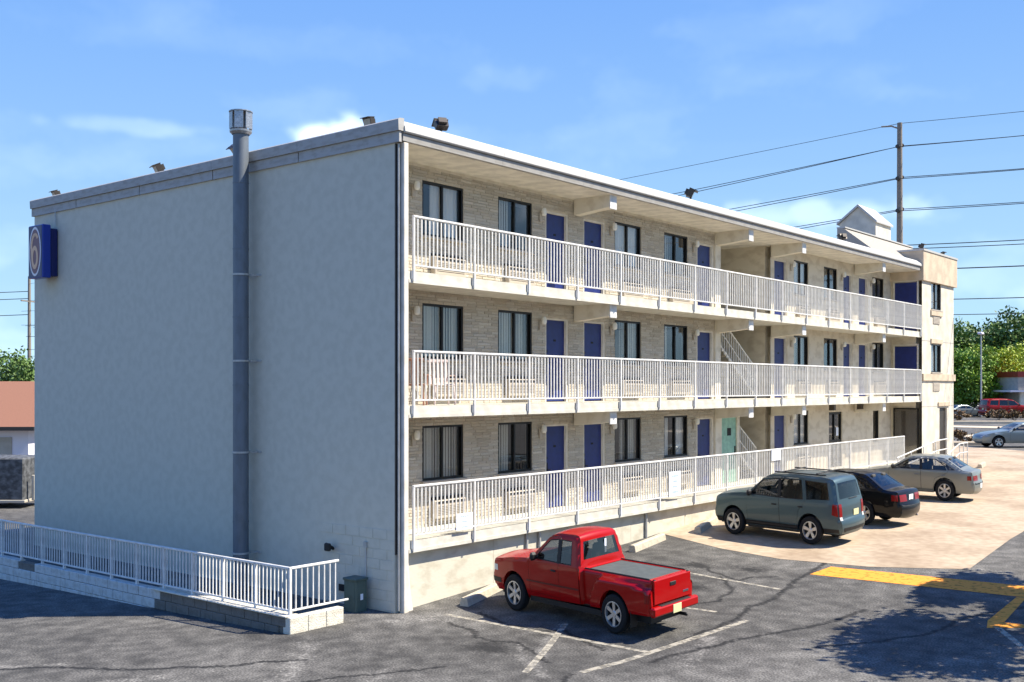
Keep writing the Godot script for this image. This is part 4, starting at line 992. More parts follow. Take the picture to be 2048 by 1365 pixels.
func car_over(c: Car, mbs: Dictionary, glass_t: float, step: float) -> void:
	var pts := []
	for i in c.outline.size() - 1:
		var a = c.outline[i]; var b = c.outline[i + 1]
		var n := maxi(1, int(ceil(Vector2(b[0] - a[0], b[1] - a[1]).length() / step)))
		for k in n:
			var f := float(k) / n
			pts.append([lerpf(a[0], b[0], f), lerpf(a[1], b[1], f), lerpf(a[2], b[2], f), c.kinds[i]])
	var e = c.outline[-1]; pts.append([e[0], e[1], e[2], "paint"])
	var ts := [-1.0, -0.97, -glass_t]
	for k in 7: ts.append(lerpf(-glass_t, glass_t, (k + 1) / 8.0))
	ts += [glass_t, 0.97, 1.0]
	var P := []; var n := pts.size()
	for i in n:
		var a = pts[maxi(i - 1, 0)]; var b = pts[mini(i + 1, n - 1)]
		var d := Vector2(b[0] - a[0], b[1] - a[1]).normalized()        # towards the rear over the top: outward is to its left
		var ns := d.y; var ny := -d.x
		var row := []
		for t in ts: row.append(car_pos(c, pts[i][0], pts[i][1], pts[i][2], t, ns, ny, 0.0))
		P.append(row)
	var NN := []
	for i in n:
		var row := []
		for j in ts.size():
			var u: Vector3 = P[mini(i + 1, n - 1)][j] - P[maxi(i - 1, 0)][j]
			var v: Vector3 = P[i][mini(j + 1, ts.size() - 1)] - P[i][maxi(j - 1, 0)]
			row.append(u.cross(v).normalized())
		NN.append(row)
	for i in n - 1:
		for j in ts.size() - 1:
			var k: String = pts[i][3]
			if k != "paint" and (ts[j] < -glass_t - 0.001 or ts[j + 1] > glass_t + 0.001): k = "paint"
			var mb: MB = mbs[k]
			var o := Vector3.ZERO if k == "paint" else -(NN[i][j] as Vector3) * 0.006
			var nn: Vector3 = NN[i][j]
			if (P[i][j + 1] - P[i][j]).cross(P[i + 1][j] - P[i][j]).dot(nn) > 0: mb.qs(P[i][j] + o, P[i][j + 1] + o, P[i + 1][j + 1] + o, P[i + 1][j] + o, NN[i][j], NN[i][j + 1], NN[i + 1][j + 1], NN[i + 1][j])
			else: mb.qs(P[i + 1][j] + o, P[i + 1][j + 1] + o, P[i][j + 1] + o, P[i][j] + o, NN[i + 1][j], NN[i + 1][j + 1], NN[i][j + 1], NN[i][j])
func end_patch(c: Car, rear: bool, y0: float, y1: float, t0: float, t1: float, off: float) -> MB:
	var mb := MB.new(); var rows := []; var nrmz := 1.0 if rear else -1.0
	for k in 5:
		var y := lerpf(y0, y1, k / 4.0); var s := c.s_rear if rear else c.s_front; var bl := 0.0
		for i in c.outline.size() - 1:
			var a = c.outline[i]; var b = c.outline[i + 1]
			if (a[0] + b[0]) / 2 > 0.6 and rear: continue
			if (a[0] + b[0]) / 2 < 1.8 and not rear: continue
			if (a[1] - y) * (b[1] - y) <= 0 and absf(a[1] - b[1]) > 1e-6:
				var f := (y - float(a[1])) / (float(b[1]) - float(a[1])); s = lerpf(a[0], b[0], f); bl = lerpf(a[2], b[2], f)
		var row := []
		for j in 5:
			row.append(car_pos(c, s, y, bl, lerpf(t0, t1, j / 4.0), -1.0 if rear else 1.0, 0.0, off))
		rows.append(row)
	for k in 4:
		for j in 4: mb._eq(rows[k][j], rows[k][j + 1], rows[k + 1][j + 1], rows[k + 1][j], Vector3(0, 0.2, nrmz))
	return mb
var wheel_cache := {}
func wheel(parent: Node3D, at: Vector3, r: float, w: float, out: float, spokes: int) -> void:
	var key := "%s_%s_%d" % [r, w, spokes]
	if not wheel_cache.has(key):
		var X := Transform3D(Basis(Vector3(0, 0, 1), Vector3(1, 0, 0), Vector3(0, 1, 0)))       # lathe axis along x
		var ty := MB.new(); var ri := r * 0.64
		ty.lathe([Vector2(ri, -w / 2), Vector2(r * 0.90, -w / 2), Vector2(r * 0.985, -w * 0.40), Vector2(r, -w * 0.25), Vector2(r, w * 0.25), Vector2(r * 0.985, w * 0.40), Vector2(r * 0.90, w / 2), Vector2(ri, w / 2 - 0.005), Vector2(ri, -w / 2)], 28, X)
		var rm := MB.new()
		rm.lathe([Vector2(ri - 0.01, w * 0.1), Vector2(ri + 0.005, w / 2 + 0.004), Vector2(ri - 0.012, w / 2 + 0.006), Vector2(ri - 0.025, w * 0.3)], 28, X)
		for k in spokes:
			var a := TAU * k / spokes; var d := Vector3(0, cos(a), sin(a)); var sd := Vector3(0, -sin(a), cos(a))
			var h0 := 0.05; var h1 := 0.036 if spokes > 5 else 0.05
			var p := Vector3(w * 0.36, 0, 0); var q := Vector3(w * 0.44, 0, 0); var bk := Vector3(-0.04, 0, 0)
			var A := p + d * 0.04 - sd * h0 * 0.6; var B := p + d * 0.04 + sd * h0 * 0.6; var Cc := q + d * (ri - 0.012) + sd * h1; var D := q + d * (ri - 0.012) - sd * h1
			rm._eq(A, B, Cc, D, Vector3.RIGHT); rm._eq(A, D, D + bk, A + bk, -sd); rm._eq(B, Cc, Cc + bk, B + bk, sd)
		rm.lathe([Vector2(0.0, w * 0.42), Vector2(0.05, w * 0.41), Vector2(0.07, w * 0.33)], 14, X)
		var dk := MB.new(); dk.cyl(Vector3(w * 0.05, 0, 0), Vector3(w * 0.06, 0, 0), ri - 0.01, ri - 0.01, 20)  # dark disc: shade of the recess behind the spokes, put into colour
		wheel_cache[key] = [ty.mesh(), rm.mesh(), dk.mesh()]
	var m = wheel_cache[key]
	var o := sub(parent, "wheel"); o.position = at
	if out < 0: o.rotation.y = PI
	part(o, "tyre", m[0], M.rubber); part(o, "rim", m[1], M.alloy); part(o, "recess_disc", m[2], M.trim)
func V2(a: Array) -> PackedVector2Array:
	var p := PackedVector2Array()
	for i in range(0, a.size(), 2): p.append(Vector2(a[i], a[i + 1]))
	return p
func build_car(called: String, label: String, category: String, d: Dictionary, at: Vector3, heading: float, group := "parked vehicles") -> Node3D:
	# heading: degrees from -z towards +x
	var t := thing(called, label, category, at, -deg_to_rad(heading), group)
	var c := Car.new()
	for k in ["half", "belt", "lean", "r", "f_taper", "r_taper", "f_from", "r_from", "bed", "sill"]:
		if d.has(k): c.set(k, d[k])
	var o: Array = d.outline
	# one round of corner cutting
	c.outline.append([o[0][0], o[0][1], o[0][2]])
	for i in o.size() - 1:
		var a = o[i]; var b = o[i + 1]; var kind: String = d.seg.get(i, "paint")
		var f := minf(0.25, 0.07 / maxf(0.01, Vector2(b[0] - a[0], b[1] - a[1]).length()))
		var p := [lerpf(a[0], b[0], f), lerpf(a[1], b[1], f), lerpf(a[2], b[2], f)]; var q := [lerpf(a[0], b[0], 1 - f), lerpf(a[1], b[1], 1 - f), lerpf(a[2], b[2], 1 - f)]
		c.kinds.append("paint"); c.outline.append(p); c.kinds.append(kind); c.outline.append(q)
	c.kinds.append("paint"); var z = o[-1]; c.outline.append([z[0], z[1], z[2]])
	c.s_front = -9; c.s_rear = 9
	for p in c.outline: c.s_front = maxf(c.s_front, p[0]); c.s_rear = minf(c.s_rear, p[0])
	var cell: float = d.get("cell", 0.06); var paint: Material = M[d.paint]; var glass: Material = M[d.get("glass", "car_glass")]
	var sil := PackedVector2Array()
	for p in c.outline: sil.append(Vector2(p[0], p[1]))
	var R: float = d.tyre; var wb: float = d.wb; var arches := []
	for s in [0.0, wb]:
		var p := PackedVector2Array()
		for k in 28: p.append(Vector2(s + cos(TAU * k / 28) * (R + 0.065), R + 0.015 + sin(TAU * k / 28) * (R + 0.065)))
		arches.append(p)
	var wins := []; for w in d.windows: wins.append(V2(w))
	var doors := []; for w in d.get("doors", []): doors.append(V2(w))
	var holes := arches.duplicate(); holes.append_array(wins)
	for w in doors: holes.append(Geometry2D.offset_polygon(w, 0.007)[0])
	for w in d.get("seams", []): holes.append(V2(w))
	# shell
	var mbs := {"paint": MB.new(), "windscreen": MB.new(), "rear_window": MB.new(), "bed_cover": MB.new()}
	car_side(c, mbs.paint, sil, holes, 0.0, cell)
	car_over(c, mbs, d.get("glass_t", 0.88), cell * 1.2)
	# wheel arch lips
	for s in [0.0, wb]:
		for k in 20:
			var a0 := PI * (k - 1) / 18.0; var a1 := PI * k / 18.0; var rr := R + 0.065
			var p0 := Vector2(s + cos(a0) * rr, R + 0.015 + sin(a0) * rr); var p1 := Vector2(s + cos(a1) * rr, R + 0.015 + sin(a1) * rr)
			var w0 := c.W(p0.x, p0.y); var w1 := c.W(p1.x, p1.y); var dd := 0.16
			for sg in [-1.0, 1.0]:
				mbs.paint._eq(Vector3(sg * w0, p0.y, -p0.x), Vector3(sg * w1, p1.y, -p1.x), Vector3(sg * (w1 - dd), p1.y, -p1.x), Vector3(sg * (w0 - dd), p0.y, -p0.x), Vector3(0, R - p0.y, s - p0.x))
	pt(t, "body", mbs.paint, paint)
	if d.seg.values().has("windscreen"): pt(t, "windscreen", mbs.windscreen, glass)
	if d.seg.values().has("rear_window"): pt(t, "rear_window", mbs.rear_window, glass)
	if d.seg.values().has("bed_cover"): pt(t, "bed_cover", mbs.bed_cover, M.cover)
	for w in doors:
		var mb := MB.new(); var m2 := MB.new(); car_side(c, mb, w, wins + arches, 0.0, cell, m2); var drs := [pt(t, "door", m2, paint), pt(t, "door", mb, paint)]
		var ymin := 9.0; var smin := 9.0
		for p in w: smin = minf(smin, p.x)
		var hs := smin + 0.16; var hy := c.belt - 0.13
		for sg in [-1.0, 1.0]:
			var hb := MB.new(); hb.cbox(Vector3(sg * (c.W(hs, hy) + 0.012), hy, -hs), Vector3(0.03, 0.035, 0.16), 0.01)
			pt(drs[0 if sg < 0 else 1], "handle", hb, M.trim if d.get("dark_handle", true) else paint)
	for w in wins:
		var mb := MB.new(); var m2 := MB.new(); car_side(c, mb, w, [], -0.012, cell * 1.5, m2); var ws := [pt(t, "side_window", m2, glass), pt(t, "side_window", mb, glass)]
		for sg in [-1.0, 1.0]:      # dark rubber round the glass
			var ed := MB.new()
			for i in w.size():
				var a: Vector2 = w[i]; var b: Vector2 = w[(i + 1) % w.size()]
				ed.cyl(Vector3(sg * (c.W(a.x, a.y) - 0.006), a.y, -a.x), Vector3(sg * (c.W(b.x, b.y) - 0.006), b.y, -b.x), 0.011, 0.011, 5, false)
			pt(ws[0 if sg < 0 else 1], "seal", ed, M.trim)
	for w in d.get("pillars", []):
		var mb := MB.new(); var m2 := MB.new(); car_side(c, mb, V2(w), [], 0.003, cell, m2); pt(t, "pillar_trim", mb, M.trim); pt(t, "pillar_trim", m2, M.trim)
	for w in d.get("cladding", []):
		var mb := MB.new(); var m2 := MB.new(); car_side(c, mb, V2(w), arches, 0.006, cell, m2); pt(t, "cladding", mb, M[d.clad]); pt(t, "cladding", m2, M[d.clad])
	# floor pan and dark lining behind the gaps
	var un := MB.new(); var L: float = c.s_front - c.s_rear; var cs: float = (c.s_front + c.s_rear) / 2
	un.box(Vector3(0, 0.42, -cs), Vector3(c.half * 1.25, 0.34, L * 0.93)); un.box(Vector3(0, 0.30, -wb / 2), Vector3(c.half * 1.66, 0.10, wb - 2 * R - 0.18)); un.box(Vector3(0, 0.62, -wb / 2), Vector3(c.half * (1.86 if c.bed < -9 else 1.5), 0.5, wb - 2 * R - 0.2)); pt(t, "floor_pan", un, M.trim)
	# cabin
	if d.has("seats"):
		for s in d.seats:
			for x in [-0.36, 0.36]:
				var sb := MB.new(); sb.cbox(Vector3(x, s[1] + 0.08, -s[0] - 0.05), Vector3(0.5, 0.16, 0.5), 0.05); sb.cbox(Vector3(x, s[1] + 0.40, -s[0] + 0.24), Vector3(0.48, 0.56, 0.14), 0.05, Basis(Vector3.RIGHT, 0.2)); sb.cbox(Vector3(x, s[1] + 0.76, -s[0] + 0.33), Vector3(0.26, 0.17, 0.09), 0.035); pt(t, "seat", sb, M.seat)
		var ds := MB.new(); ds.cbox(Vector3(0, c.belt - 0.08, -d.dash), Vector3(c.half * 1.7, 0.22, 0.4), 0.05); pt(t, "dashboard", ds, M.trim)
		var sw := MB.new(); sw.lathe([Vector2(0.18, -0.012), Vector2(0.195, 0.0), Vector2(0.18, 0.012), Vector2(0.168, 0.0), Vector2(0.18, -0.012)], 18, Transform3D(Basis(Vector3.RIGHT, 1.1), Vector3(-0.36, c.belt - 0.02, -d.dash + 0.30))); pt(t, "steering_wheel", sw, M.trim)
	for l in d.get("lamps", []):          # [rear?, y0, y1, t0, t1, material, name]
		for sg in [-1.0, 1.0]:
			pt(t, l[6], end_patch(c, l[0], l[1], l[2], l[3] * sg, l[4] * sg, 0.010), M[l[5]])
	for l in d.get("side_lamps", []):
		var mb := MB.new(); var m2 := MB.new(); car_side(c, mb, V2(l[0]), [], 0.006, cell, m2); pt(t, l[2], mb, M[l[1]]); pt(t, l[2], m2, M[l[1]])
	for l in d.get("panels", []): pt(t, l[6], end_patch(c, l[0], l[1], l[2], l[3], l[4], 0.008), M[l[5]])
	if d.has("plate"):
		var p = d.plate; var mb := MB.new(); mb.cbox(Vector3(p[0], p[1], -p[2]), Vector3(0.31, 0.155, 0.012), 0.004); pt(t, "licence_plate", mb, M[p[3]])
	if d.has("mirror"):
		var p = d.mirror
		for sg in [-1.0, 1.0]:
			var mb := MB.new(); var w := c.W(p[0], p[1]); mb.cbox(Vector3(sg * (w + 0.12), p[1] + 0.06, -p[0]), Vector3(0.20, 0.16, 0.11), 0.045); mb.cbox(Vector3(sg * (w + 0.02), p[1] + 0.02, -p[0]), Vector3(0.12, 0.05, 0.06), 0.015); pt(t, "mirror", mb, M[p[2]])
	for b in d.get("boxes", []):          # [name, material, centre (x, y, s), size, bevel]
		var mb := MB.new(); mb.cbox(Vector3(b[2][0], b[2][1], -b[2][2]), Vector3(b[3][0], b[3][1], b[3][2]), b[4]); pt(t, b[0], mb, M[b[1]])
	for s in [0.0, wb]:
		for sg in [-1.0, 1.0]: wheel(t, Vector3(sg * (c.half - 0.125 if not d.has("track") else d.track), R, -s), R, d.get("tyre_w", 0.21), sg, d.get("spokes", 5))
	return t
func tilt(t: Node3D, k := 0.845) -> void:       # lay a parked thing on the slope under it
	var h := t.rotation.y; var p := t.position
	var up := gn(p.x, p.z); var fwd := Vector3(-sin(h), 0, -cos(h)); var x := fwd.cross(up).normalized(); var zz := x.cross(up).normalized()
	t.transform.basis = Basis(x * k, up, zz * k)
func make_vehicles() -> void:
	var pickup := {"wb": 3.12, "tyre": 0.36, "tyre_w": 0.235, "half": 0.86, "belt": 1.08, "lean": 0.30, "r": 0.07, "f_taper": 0.11, "r_taper": 0.02, "bed": 0.98, "sill": 0.46, "paint": "paint_red", "spokes": 6, "cell": 0.05, "track": 0.725,
		"outline": [[3.857, 0.34, 0.06], [3.971, 0.46, 0.1], [3.971, 0.66, 0.1], [3.914, 0.7, 0.08], [3.891, 0.95, 0.07], [3.778, 0.965, 0.05], [3.233, 1.045, 0.045], [2.609, 1.10, 0.03], [2.008, 1.575, 0.05], [1.793, 1.635, 0.03], [1.203, 1.65, 0.03], [1.112, 1.6, 0.03], [0.998, 1.14, 0.02], [0.981, 1.075, 0.0], [0.959, 1.06, 0.0], [-0.93, 1.06, 0.0], [-0.99, 1.05, 0.0], [-1.01, 0.62, 0.01], [-1.0, 0.44, 0.0]],
		"seg": {7: "windscreen", 11: "rear_window", 14: "bed_cover"}, "glass_t": 0.87,
		"windows": [[2.405, 1.125, 1.963, 1.5, 1.702, 1.535, 1.668, 1.11], [1.588, 1.11, 1.611, 1.535, 1.293, 1.53, 1.237, 1.11]],
		"doors": [[2.575, 0.46, 2.598, 1.06, 1.997, 1.55, 1.645, 1.585, 1.622, 0.44]],
		"seams": [[0.987, 0.4, 1.004, 0.4, 1.004, 1.06, 0.987, 1.06]], "pillars": [[1.668, 1.1, 1.702, 1.54, 1.611, 1.54, 1.588, 1.1]],
		"seats": [[1.65, 0.72]], "dash": 2.33, "mirror": [2.34, 1.12, "trim"],
		"lamps": [[false, 0.72, 0.86, 0.55, 0.93, "clear_lens", "headlight"]], "panels": [[false, 0.74, 0.85, -0.45, 0.45, "trim", "grille"]],
		"side_lamps": [[[-0.88, 0.66, -0.88, 0.98, -0.985, 0.98, -0.985, 0.66], "tail_lens", "taillight"], [[3.70, 0.74, 3.70, 0.86, 3.85, 0.86, 3.88, 0.74], "clear_lens", "corner_lamp"], [[3.60, 0.50, 3.60, 0.60, 3.93, 0.60, 3.93, 0.50], "trim", "bumper_strip"], [[1.02, 0.655, 1.02, 0.69, 2.68, 0.69, 2.68, 0.655], "moulding_red", "side_moulding"]],
		"plate": [0.0, 0.50, -1.155, "plate"],
		"boxes": [["tailgate", "paint_red", [0, 0.84, -1.015], [1.36, 0.43, 0.045], 0.012], ["rear_bumper", "paint_red", [0, 0.52, -1.08], [1.66, 0.17, 0.14], 0.03], ["step_pad", "trim", [0, 0.607, -1.085], [1.1, 0.012, 0.10], 0.004], ["tailgate_handle", "trim", [0, 0.93, -1.042], [0.22, 0.07, 0.02], 0.008], ["mud_flap", "trim", [0.70, 0.32, -0.47], [0.22, 0.30, 0.015], 0.004], ["mud_flap", "trim", [-0.70, 0.32, -0.47], [0.22, 0.30, 0.015], 0.004], ["exhaust", "trim", [0.45, 0.30, -0.95], [0.06, 0.06, 0.3], 0.02], ["tailgate_hinge", "trim", [0.62, 1.055, -1.0], [0.06, 0.03, 0.05], 0.008], ["tailgate_hinge", "trim", [-0.62, 1.055, -1.0], [0.06, 0.03, 0.05], 0.008], ["badge", "chrome", [0.48, 0.73, -1.04], [0.20, 0.04, 0.01], 0.003], ["front_bumper", "paint_red", [0, 0.50, 4.0], [1.15, 0.20, 0.12], 0.04], ["window_sticker", "notice", [0.18, 1.38, 1.04], [0.07, 0.26, 0.006], 0.002], ["bed_rail", "trim", [0.66, 1.068, 0.03], [0.04, 0.02, 1.86], 0.006], ["bed_rail", "trim", [-0.66, 1.068, 0.03], [0.04, 0.02, 1.86], 0.006]]}
	var p := build_car("pickup_truck", "red pickup truck with grey bed cover parked facing the low cream wall", "pickup", pickup, Vector3(1.89, 0.0, 4.24), 5.5)
	p.position.y = g(1.89, 4.24) + 0.006; tilt(p, 0.80)
	var suv := {"wb": 2.62, "tyre": 0.355, "tyre_w": 0.225, "half": 0.885, "belt": 1.06, "lean": 0.24, "r": 0.075, "f_taper": 0.10, "r_taper": 0.07, "sill": 0.46, "paint": "paint_slate", "spokes": 5, "glass": "car_glass",
		"outline": [[3.32, 0.30, 0.06], [3.40, 0.45, 0.12], [3.39, 0.64, 0.12], [3.34, 0.68, 0.10], [3.32, 0.94, 0.09], [3.22, 1.02, 0.05], [2.68, 1.11, 0.04], [2.15, 1.15, 0.03], [1.60, 1.58, 0.05], [1.38, 1.66, 0.03], [0.60, 1.71, 0.03], [-0.48, 1.68, 0.03], [-0.70, 1.62, 0.03], [-0.84, 1.10, 0.045], [-0.87, 0.94, 0.05], [-0.88, 0.68, 0.05], [-0.95, 0.63, 0.07], [-0.96, 0.42, 0.07], [-0.90, 0.32, 0.05]],
		"seg": {7: "windscreen", 12: "rear_window"}, "glass_t": 0.86,
		"windows": [[2.02, 1.14, 1.60, 1.52, 1.08, 1.585, 1.06, 1.11], [0.98, 1.11, 1.00, 1.585, 0.32, 1.59, 0.22, 1.12], [0.10, 1.13, 0.20, 1.585, -0.50, 1.565, -0.62, 1.16]],
		"doors": [[2.12, 0.44, 2.14, 1.10, 1.62, 1.57, 1.04, 1.62, 1.02, 0.42], [1.00, 0.42, 1.02, 1.62, 0.27, 1.62, 0.14, 1.10, 0.40, 0.80, 0.44, 0.42]],
		"pillars": [[1.06, 1.11, 1.08, 1.585, 1.00, 1.585, 0.98, 1.11]], "cladding": [[3.30, 0.32, 3.30, 0.44, 2.9, 0.44, 2.9, 0.32], [2.3, 0.33, 2.3, 0.44, 0.3, 0.44, 0.3, 0.33], [-0.3, 0.33, -0.3, 0.44, -0.88, 0.44, -0.88, 0.34]], "clad": "trim",
		"seats": [[1.25, 0.68], [0.35, 0.70]], "dash": 1.95, "mirror": [1.98, 1.12, "trim"],
		"lamps": [[false, 0.76, 0.94, 0.60, 0.95, "clear_lens", "headlight"], [true, 0.74, 1.06, 0.80, 0.985, "tail_lens", "taillight"], [true, 0.66, 0.74, 0.82, 0.985, "clear_lens", "reversing_light"]], "panels": [[false, 0.76, 0.93, -0.5, 0.5, "trim", "grille"], [true, 0.36, 0.47, -0.9, 0.9, "trim", "lower_bumper"]],
		"side_lamps": [[[-0.70, 0.80, -0.72, 1.07, -0.84, 1.06, -0.87, 0.76], "tail_lens", "taillight"]],
		"plate": [0.18, 0.80, -0.94, "plate"],
		"boxes": [["roof_rail", "trim", [0.60, 1.735, 0.45], [0.04, 0.03, 1.7], 0.01], ["roof_rail", "trim", [-0.60, 1.735, 0.45], [0.04, 0.03, 1.7], 0.01], ["cross_bar", "trim", [0, 1.76, 0.95], [1.2, 0.025, 0.06], 0.008], ["cross_bar", "trim", [0, 1.76, -0.1], [1.2, 0.025, 0.06], 0.008], ["wiper", "trim", [0.1, 1.16, -0.885], [0.5, 0.02, 0.02], 0.006]]}
	p = build_car("suv", "slate grey SUV with roof rails parked on the pale concrete pad", "SUV", suv, Vector3(11.34, 0, 3.84), 5.0)
	p.position.y = g(11.34, 3.84) + 0.01; tilt(p)
	var sedan := {"wb": 2.70, "tyre": 0.325, "tyre_w": 0.205, "half": 0.88, "belt": 0.95, "lean": 0.40, "r": 0.08, "f_taper": 0.14, "r_taper": 0.10, "sill": 0.38, "paint": "paint_black", "spokes": 5,
		"outline": [[3.45, 0.27, 0.08], [3.56, 0.38, 0.14], [3.56, 0.54, 0.14], [3.48, 0.68, 0.10], [3.28, 0.77, 0.05], [2.85, 0.87, 0.045], [2.10, 0.97, 0.03], [1.40, 1.34, 0.06], [1.15, 1.39, 0.03], [0.50, 1.405, 0.03], [0.02, 1.355, 0.03], [-0.58, 1.02, 0.05], [-0.68, 0.99, 0.03], [-1.02, 0.97, 0.03], [-1.10, 0.92, 0.05], [-1.14, 0.64, 0.07], [-1.20, 0.58, 0.09], [-1.19, 0.36, 0.09], [-1.10, 0.27, 0.06]],
		"seg": {6: "windscreen", 10: "rear_window"}, "glass_t": 0.85,
		"windows": [[1.93, 0.985, 1.36, 1.285, 0.94, 1.325, 0.90, 0.98], [0.82, 0.98, 0.86, 1.325, 0.36, 1.315, 0.02, 1.13, -0.06, 0.99], [-0.13, 1.0, -0.05, 1.10, 0.20, 1.235, 0.04, 1.20, -0.36, 1.01]],
		"doors": [[2.05, 0.36, 2.07, 0.95, 1.37, 1.325, 0.90, 1.355, 0.86, 0.35], [0.84, 0.35, 0.88, 1.355, 0.34, 1.345, -0.08, 1.16, -0.10, 0.92, 0.36, 0.72, 0.44, 0.35]],
		"pillars": [[0.90, 0.98, 0.94, 1.32, 0.86, 1.32, 0.82, 0.98]],
		"seats": [[1.15, 0.50], [0.25, 0.52]], "dash": 1.85, "mirror": [1.88, 0.99, "trim"],
		"lamps": [[false, 0.60, 0.70, 0.55, 0.93, "clear_lens", "headlight"], [true, 0.70, 0.88, 0.42, 0.97, "tail_lens", "taillight"]], "panels": [[true, 0.56, 0.62, -0.9, 0.9, "trim", "bumper_strip"]],
		"side_lamps": [[[-0.92, 0.72, -0.92, 0.88, -1.09, 0.88, -1.11, 0.72], "tail_lens", "taillight"]],
		"plate": [0.0, 0.79, -1.185, "plate_white"], "boxes": [["exhaust", "chrome", [0.5, 0.26, -1.12], [0.06, 0.06, 0.16], 0.02]]}
	p = build_car("sedan", "glossy black sedan between the grey SUV and the taupe sedan", "car", sedan, Vector3(14.6, 0, 3.95), 5.0)
	p.position.y = g(14.75, 3.95) + 0.01; tilt(p)
	var tau := sedan.duplicate(true); tau.paint = "paint_taupe"; tau.wb = 2.75; tau.glass = "clear_glass"; tau.tyre = 0.34; tau.spokes = 6; tau.half = 0.90; tau.lamps[1] = [true, 0.68, 0.84, 0.35, 0.97, "tail_lens", "taillight"]; tau.dark_handle = false; tau.plate = [0.0, 0.5, -1.12, "plate_white"]
	for q in tau.outline:
		if q[0] < -0.6: q[0] = -0.6 + (q[0] + 0.6) * 0.72
	tau.side_lamps = [[[-0.80, 0.70, -0.80, 0.84, -0.94, 0.84, -0.95, 0.70], "tail_lens", "taillight"]]; tau.boxes = []
	p = build_car("sedan", "taupe sedan with clear windows parked beside the ramp handrails", "car", tau, Vector3(21.1, 0, 3.97), -4.0)
	p.position.y = g(21.35, 3.95) + 0.01; tilt(p)
	var far := sedan.duplicate(true); far.cell = 0.12; far.erase("seats"); far.paint = "paint_silver"
	var fw := px(1985, 61.0)
	p = build_car("sedan", "grey-green sedan crossing the lot beyond the tower", "car", far, fw + Vector3(0.632, 0, 0.775) * 2.7, -39.2, ""); p.position.y = g(52, -1)
	for a in [["paint_silver", 1910.0, 122.0, 125.0, "silver sedan in the far lot right beside the tower edge"], ["paint_black", 1948.0, 125.0, 120.0, "dark sedan in the far lot between the silver car and red van"]]:
		far = far.duplicate(true); far.paint = a[0]
		p = build_car("sedan", a[4], "car", far, px(a[1], a[2]), a[3], "cars in the far lot")
	var van := suv.duplicate(true); van.cell = 0.12; van.erase("seats"); van.paint = "paint_far_red"; van.boxes = []
	p = build_car("van", "red van in the far lot beside the red-banded building", "van", van, px(1985, 119), 138.0, "cars in the far lot"); p.scale = Vector3.ONE * 1.25

# ---------------------------------------------------------------- trees, poles and what stands behind
func px(u: float, depth: float) -> Vector3:      # a spot on the ground in the direction of photo column u
	var a := deg_to_rad(50.8)
	var p := Vector3(-14.81, 0, 14.90) + Vector3(sin(a), 0, -cos(a)) * depth + Vector3(cos(a), 0, sin(a)) * depth * (u - 1024.0) / 2140.0
	p.y = g(p.x, p.z)
	return p
func leaf_ball(mb: MB, c: Vector3, r: Vector3, n: int, size: float, rg: RandomNumberGenerator, clumps: int) -> void:
	var cs := []
	for k in clumps:
		var d := Vector3(rg.randfn(), rg.randfn() * 0.9, rg.randfn()).normalized() * pow(rg.randf(), 0.35)
		cs.append([c + d * r, rg.randf_range(0.22, 0.42), rg.randf_range(0.75, 1.25)])
	for i in n:
		var k = cs[rg.randi() % clumps]
		var p: Vector3 = k[0] + Vector3(rg.randfn(), rg.randfn() * 0.8, rg.randfn()) * r * k[1] * 0.5
		var up := (Vector3(rg.randfn(), rg.randfn() + 0.7, rg.randfn())).normalized()
		var x := up.cross(Vector3(rg.randfn(), rg.randfn(), rg.randfn())).normalized() * size * rg.randf_range(0.6, 1.2); var y := up.cross(x) * 0.62
		var t: float = k[2] * rg.randf_range(0.7, 1.2)
		mb.col = Color(t * rg.randf_range(0.9, 1.1), t, t * 0.9)
		mb.q(p - x, p - y * 0.9, p + x, p + y * 0.9)
func tree(called: String, label: String, at: Vector3, h: float, balls: Array, m: String, n: int, leaf: float, sd: int, group := "") -> void:
	# balls: [centre, radii] in the tree's own metres
	var t := thing(called, label, "tree", at, 0, group)
	var rg := RandomNumberGenerator.new(); rg.seed = sd
	var b := MB.new(); b.cyl(Vector3(0, -0.2, 0), Vector3(0.1, h * 0.35, 0), h * 0.022, h * 0.016, 9); b.cyl(Vector3(0.1, h * 0.35, 0), Vector3(-0.1, h * 0.7, 0.1), h * 0.016, h * 0.007, 8)
	for k in balls:
		var c: Vector3 = k[0]
		b.cyl(Vector3(0.08, h * 0.32, 0), c.lerp(Vector3(0, h * 0.35, 0), 0.45) + Vector3(0, 0.2, 0), h * 0.011, h * 0.008, 6); b.cyl(c.lerp(Vector3(0, h * 0.35, 0), 0.45) + Vector3(0, 0.2, 0), c, h * 0.008, h * 0.003, 6)
	pt(t, "trunk", b, M.bark)
	b = MB.new()
	for k in balls: leaf_ball(b, k[0], k[1], int(n / float(balls.size())), leaf, rg, 44)
	pt(t, "crown", b, M[m])
func span(a: Vector3, b: Vector3, sag: float, r: float, label: String, group: String) -> void:
	var mb := MB.new(); var pts := []
	for k in 19:
		var t := k / 18.0; pts.append(a.lerp(b, t) - Vector3(0, sag * 4 * t * (1 - t), 0) - a)
	mb.tube(pts, r, 5)
	var o := part(self, numbered("power_line"), mb.mesh(), M.cable, a); meta(o, label, "power line", group)
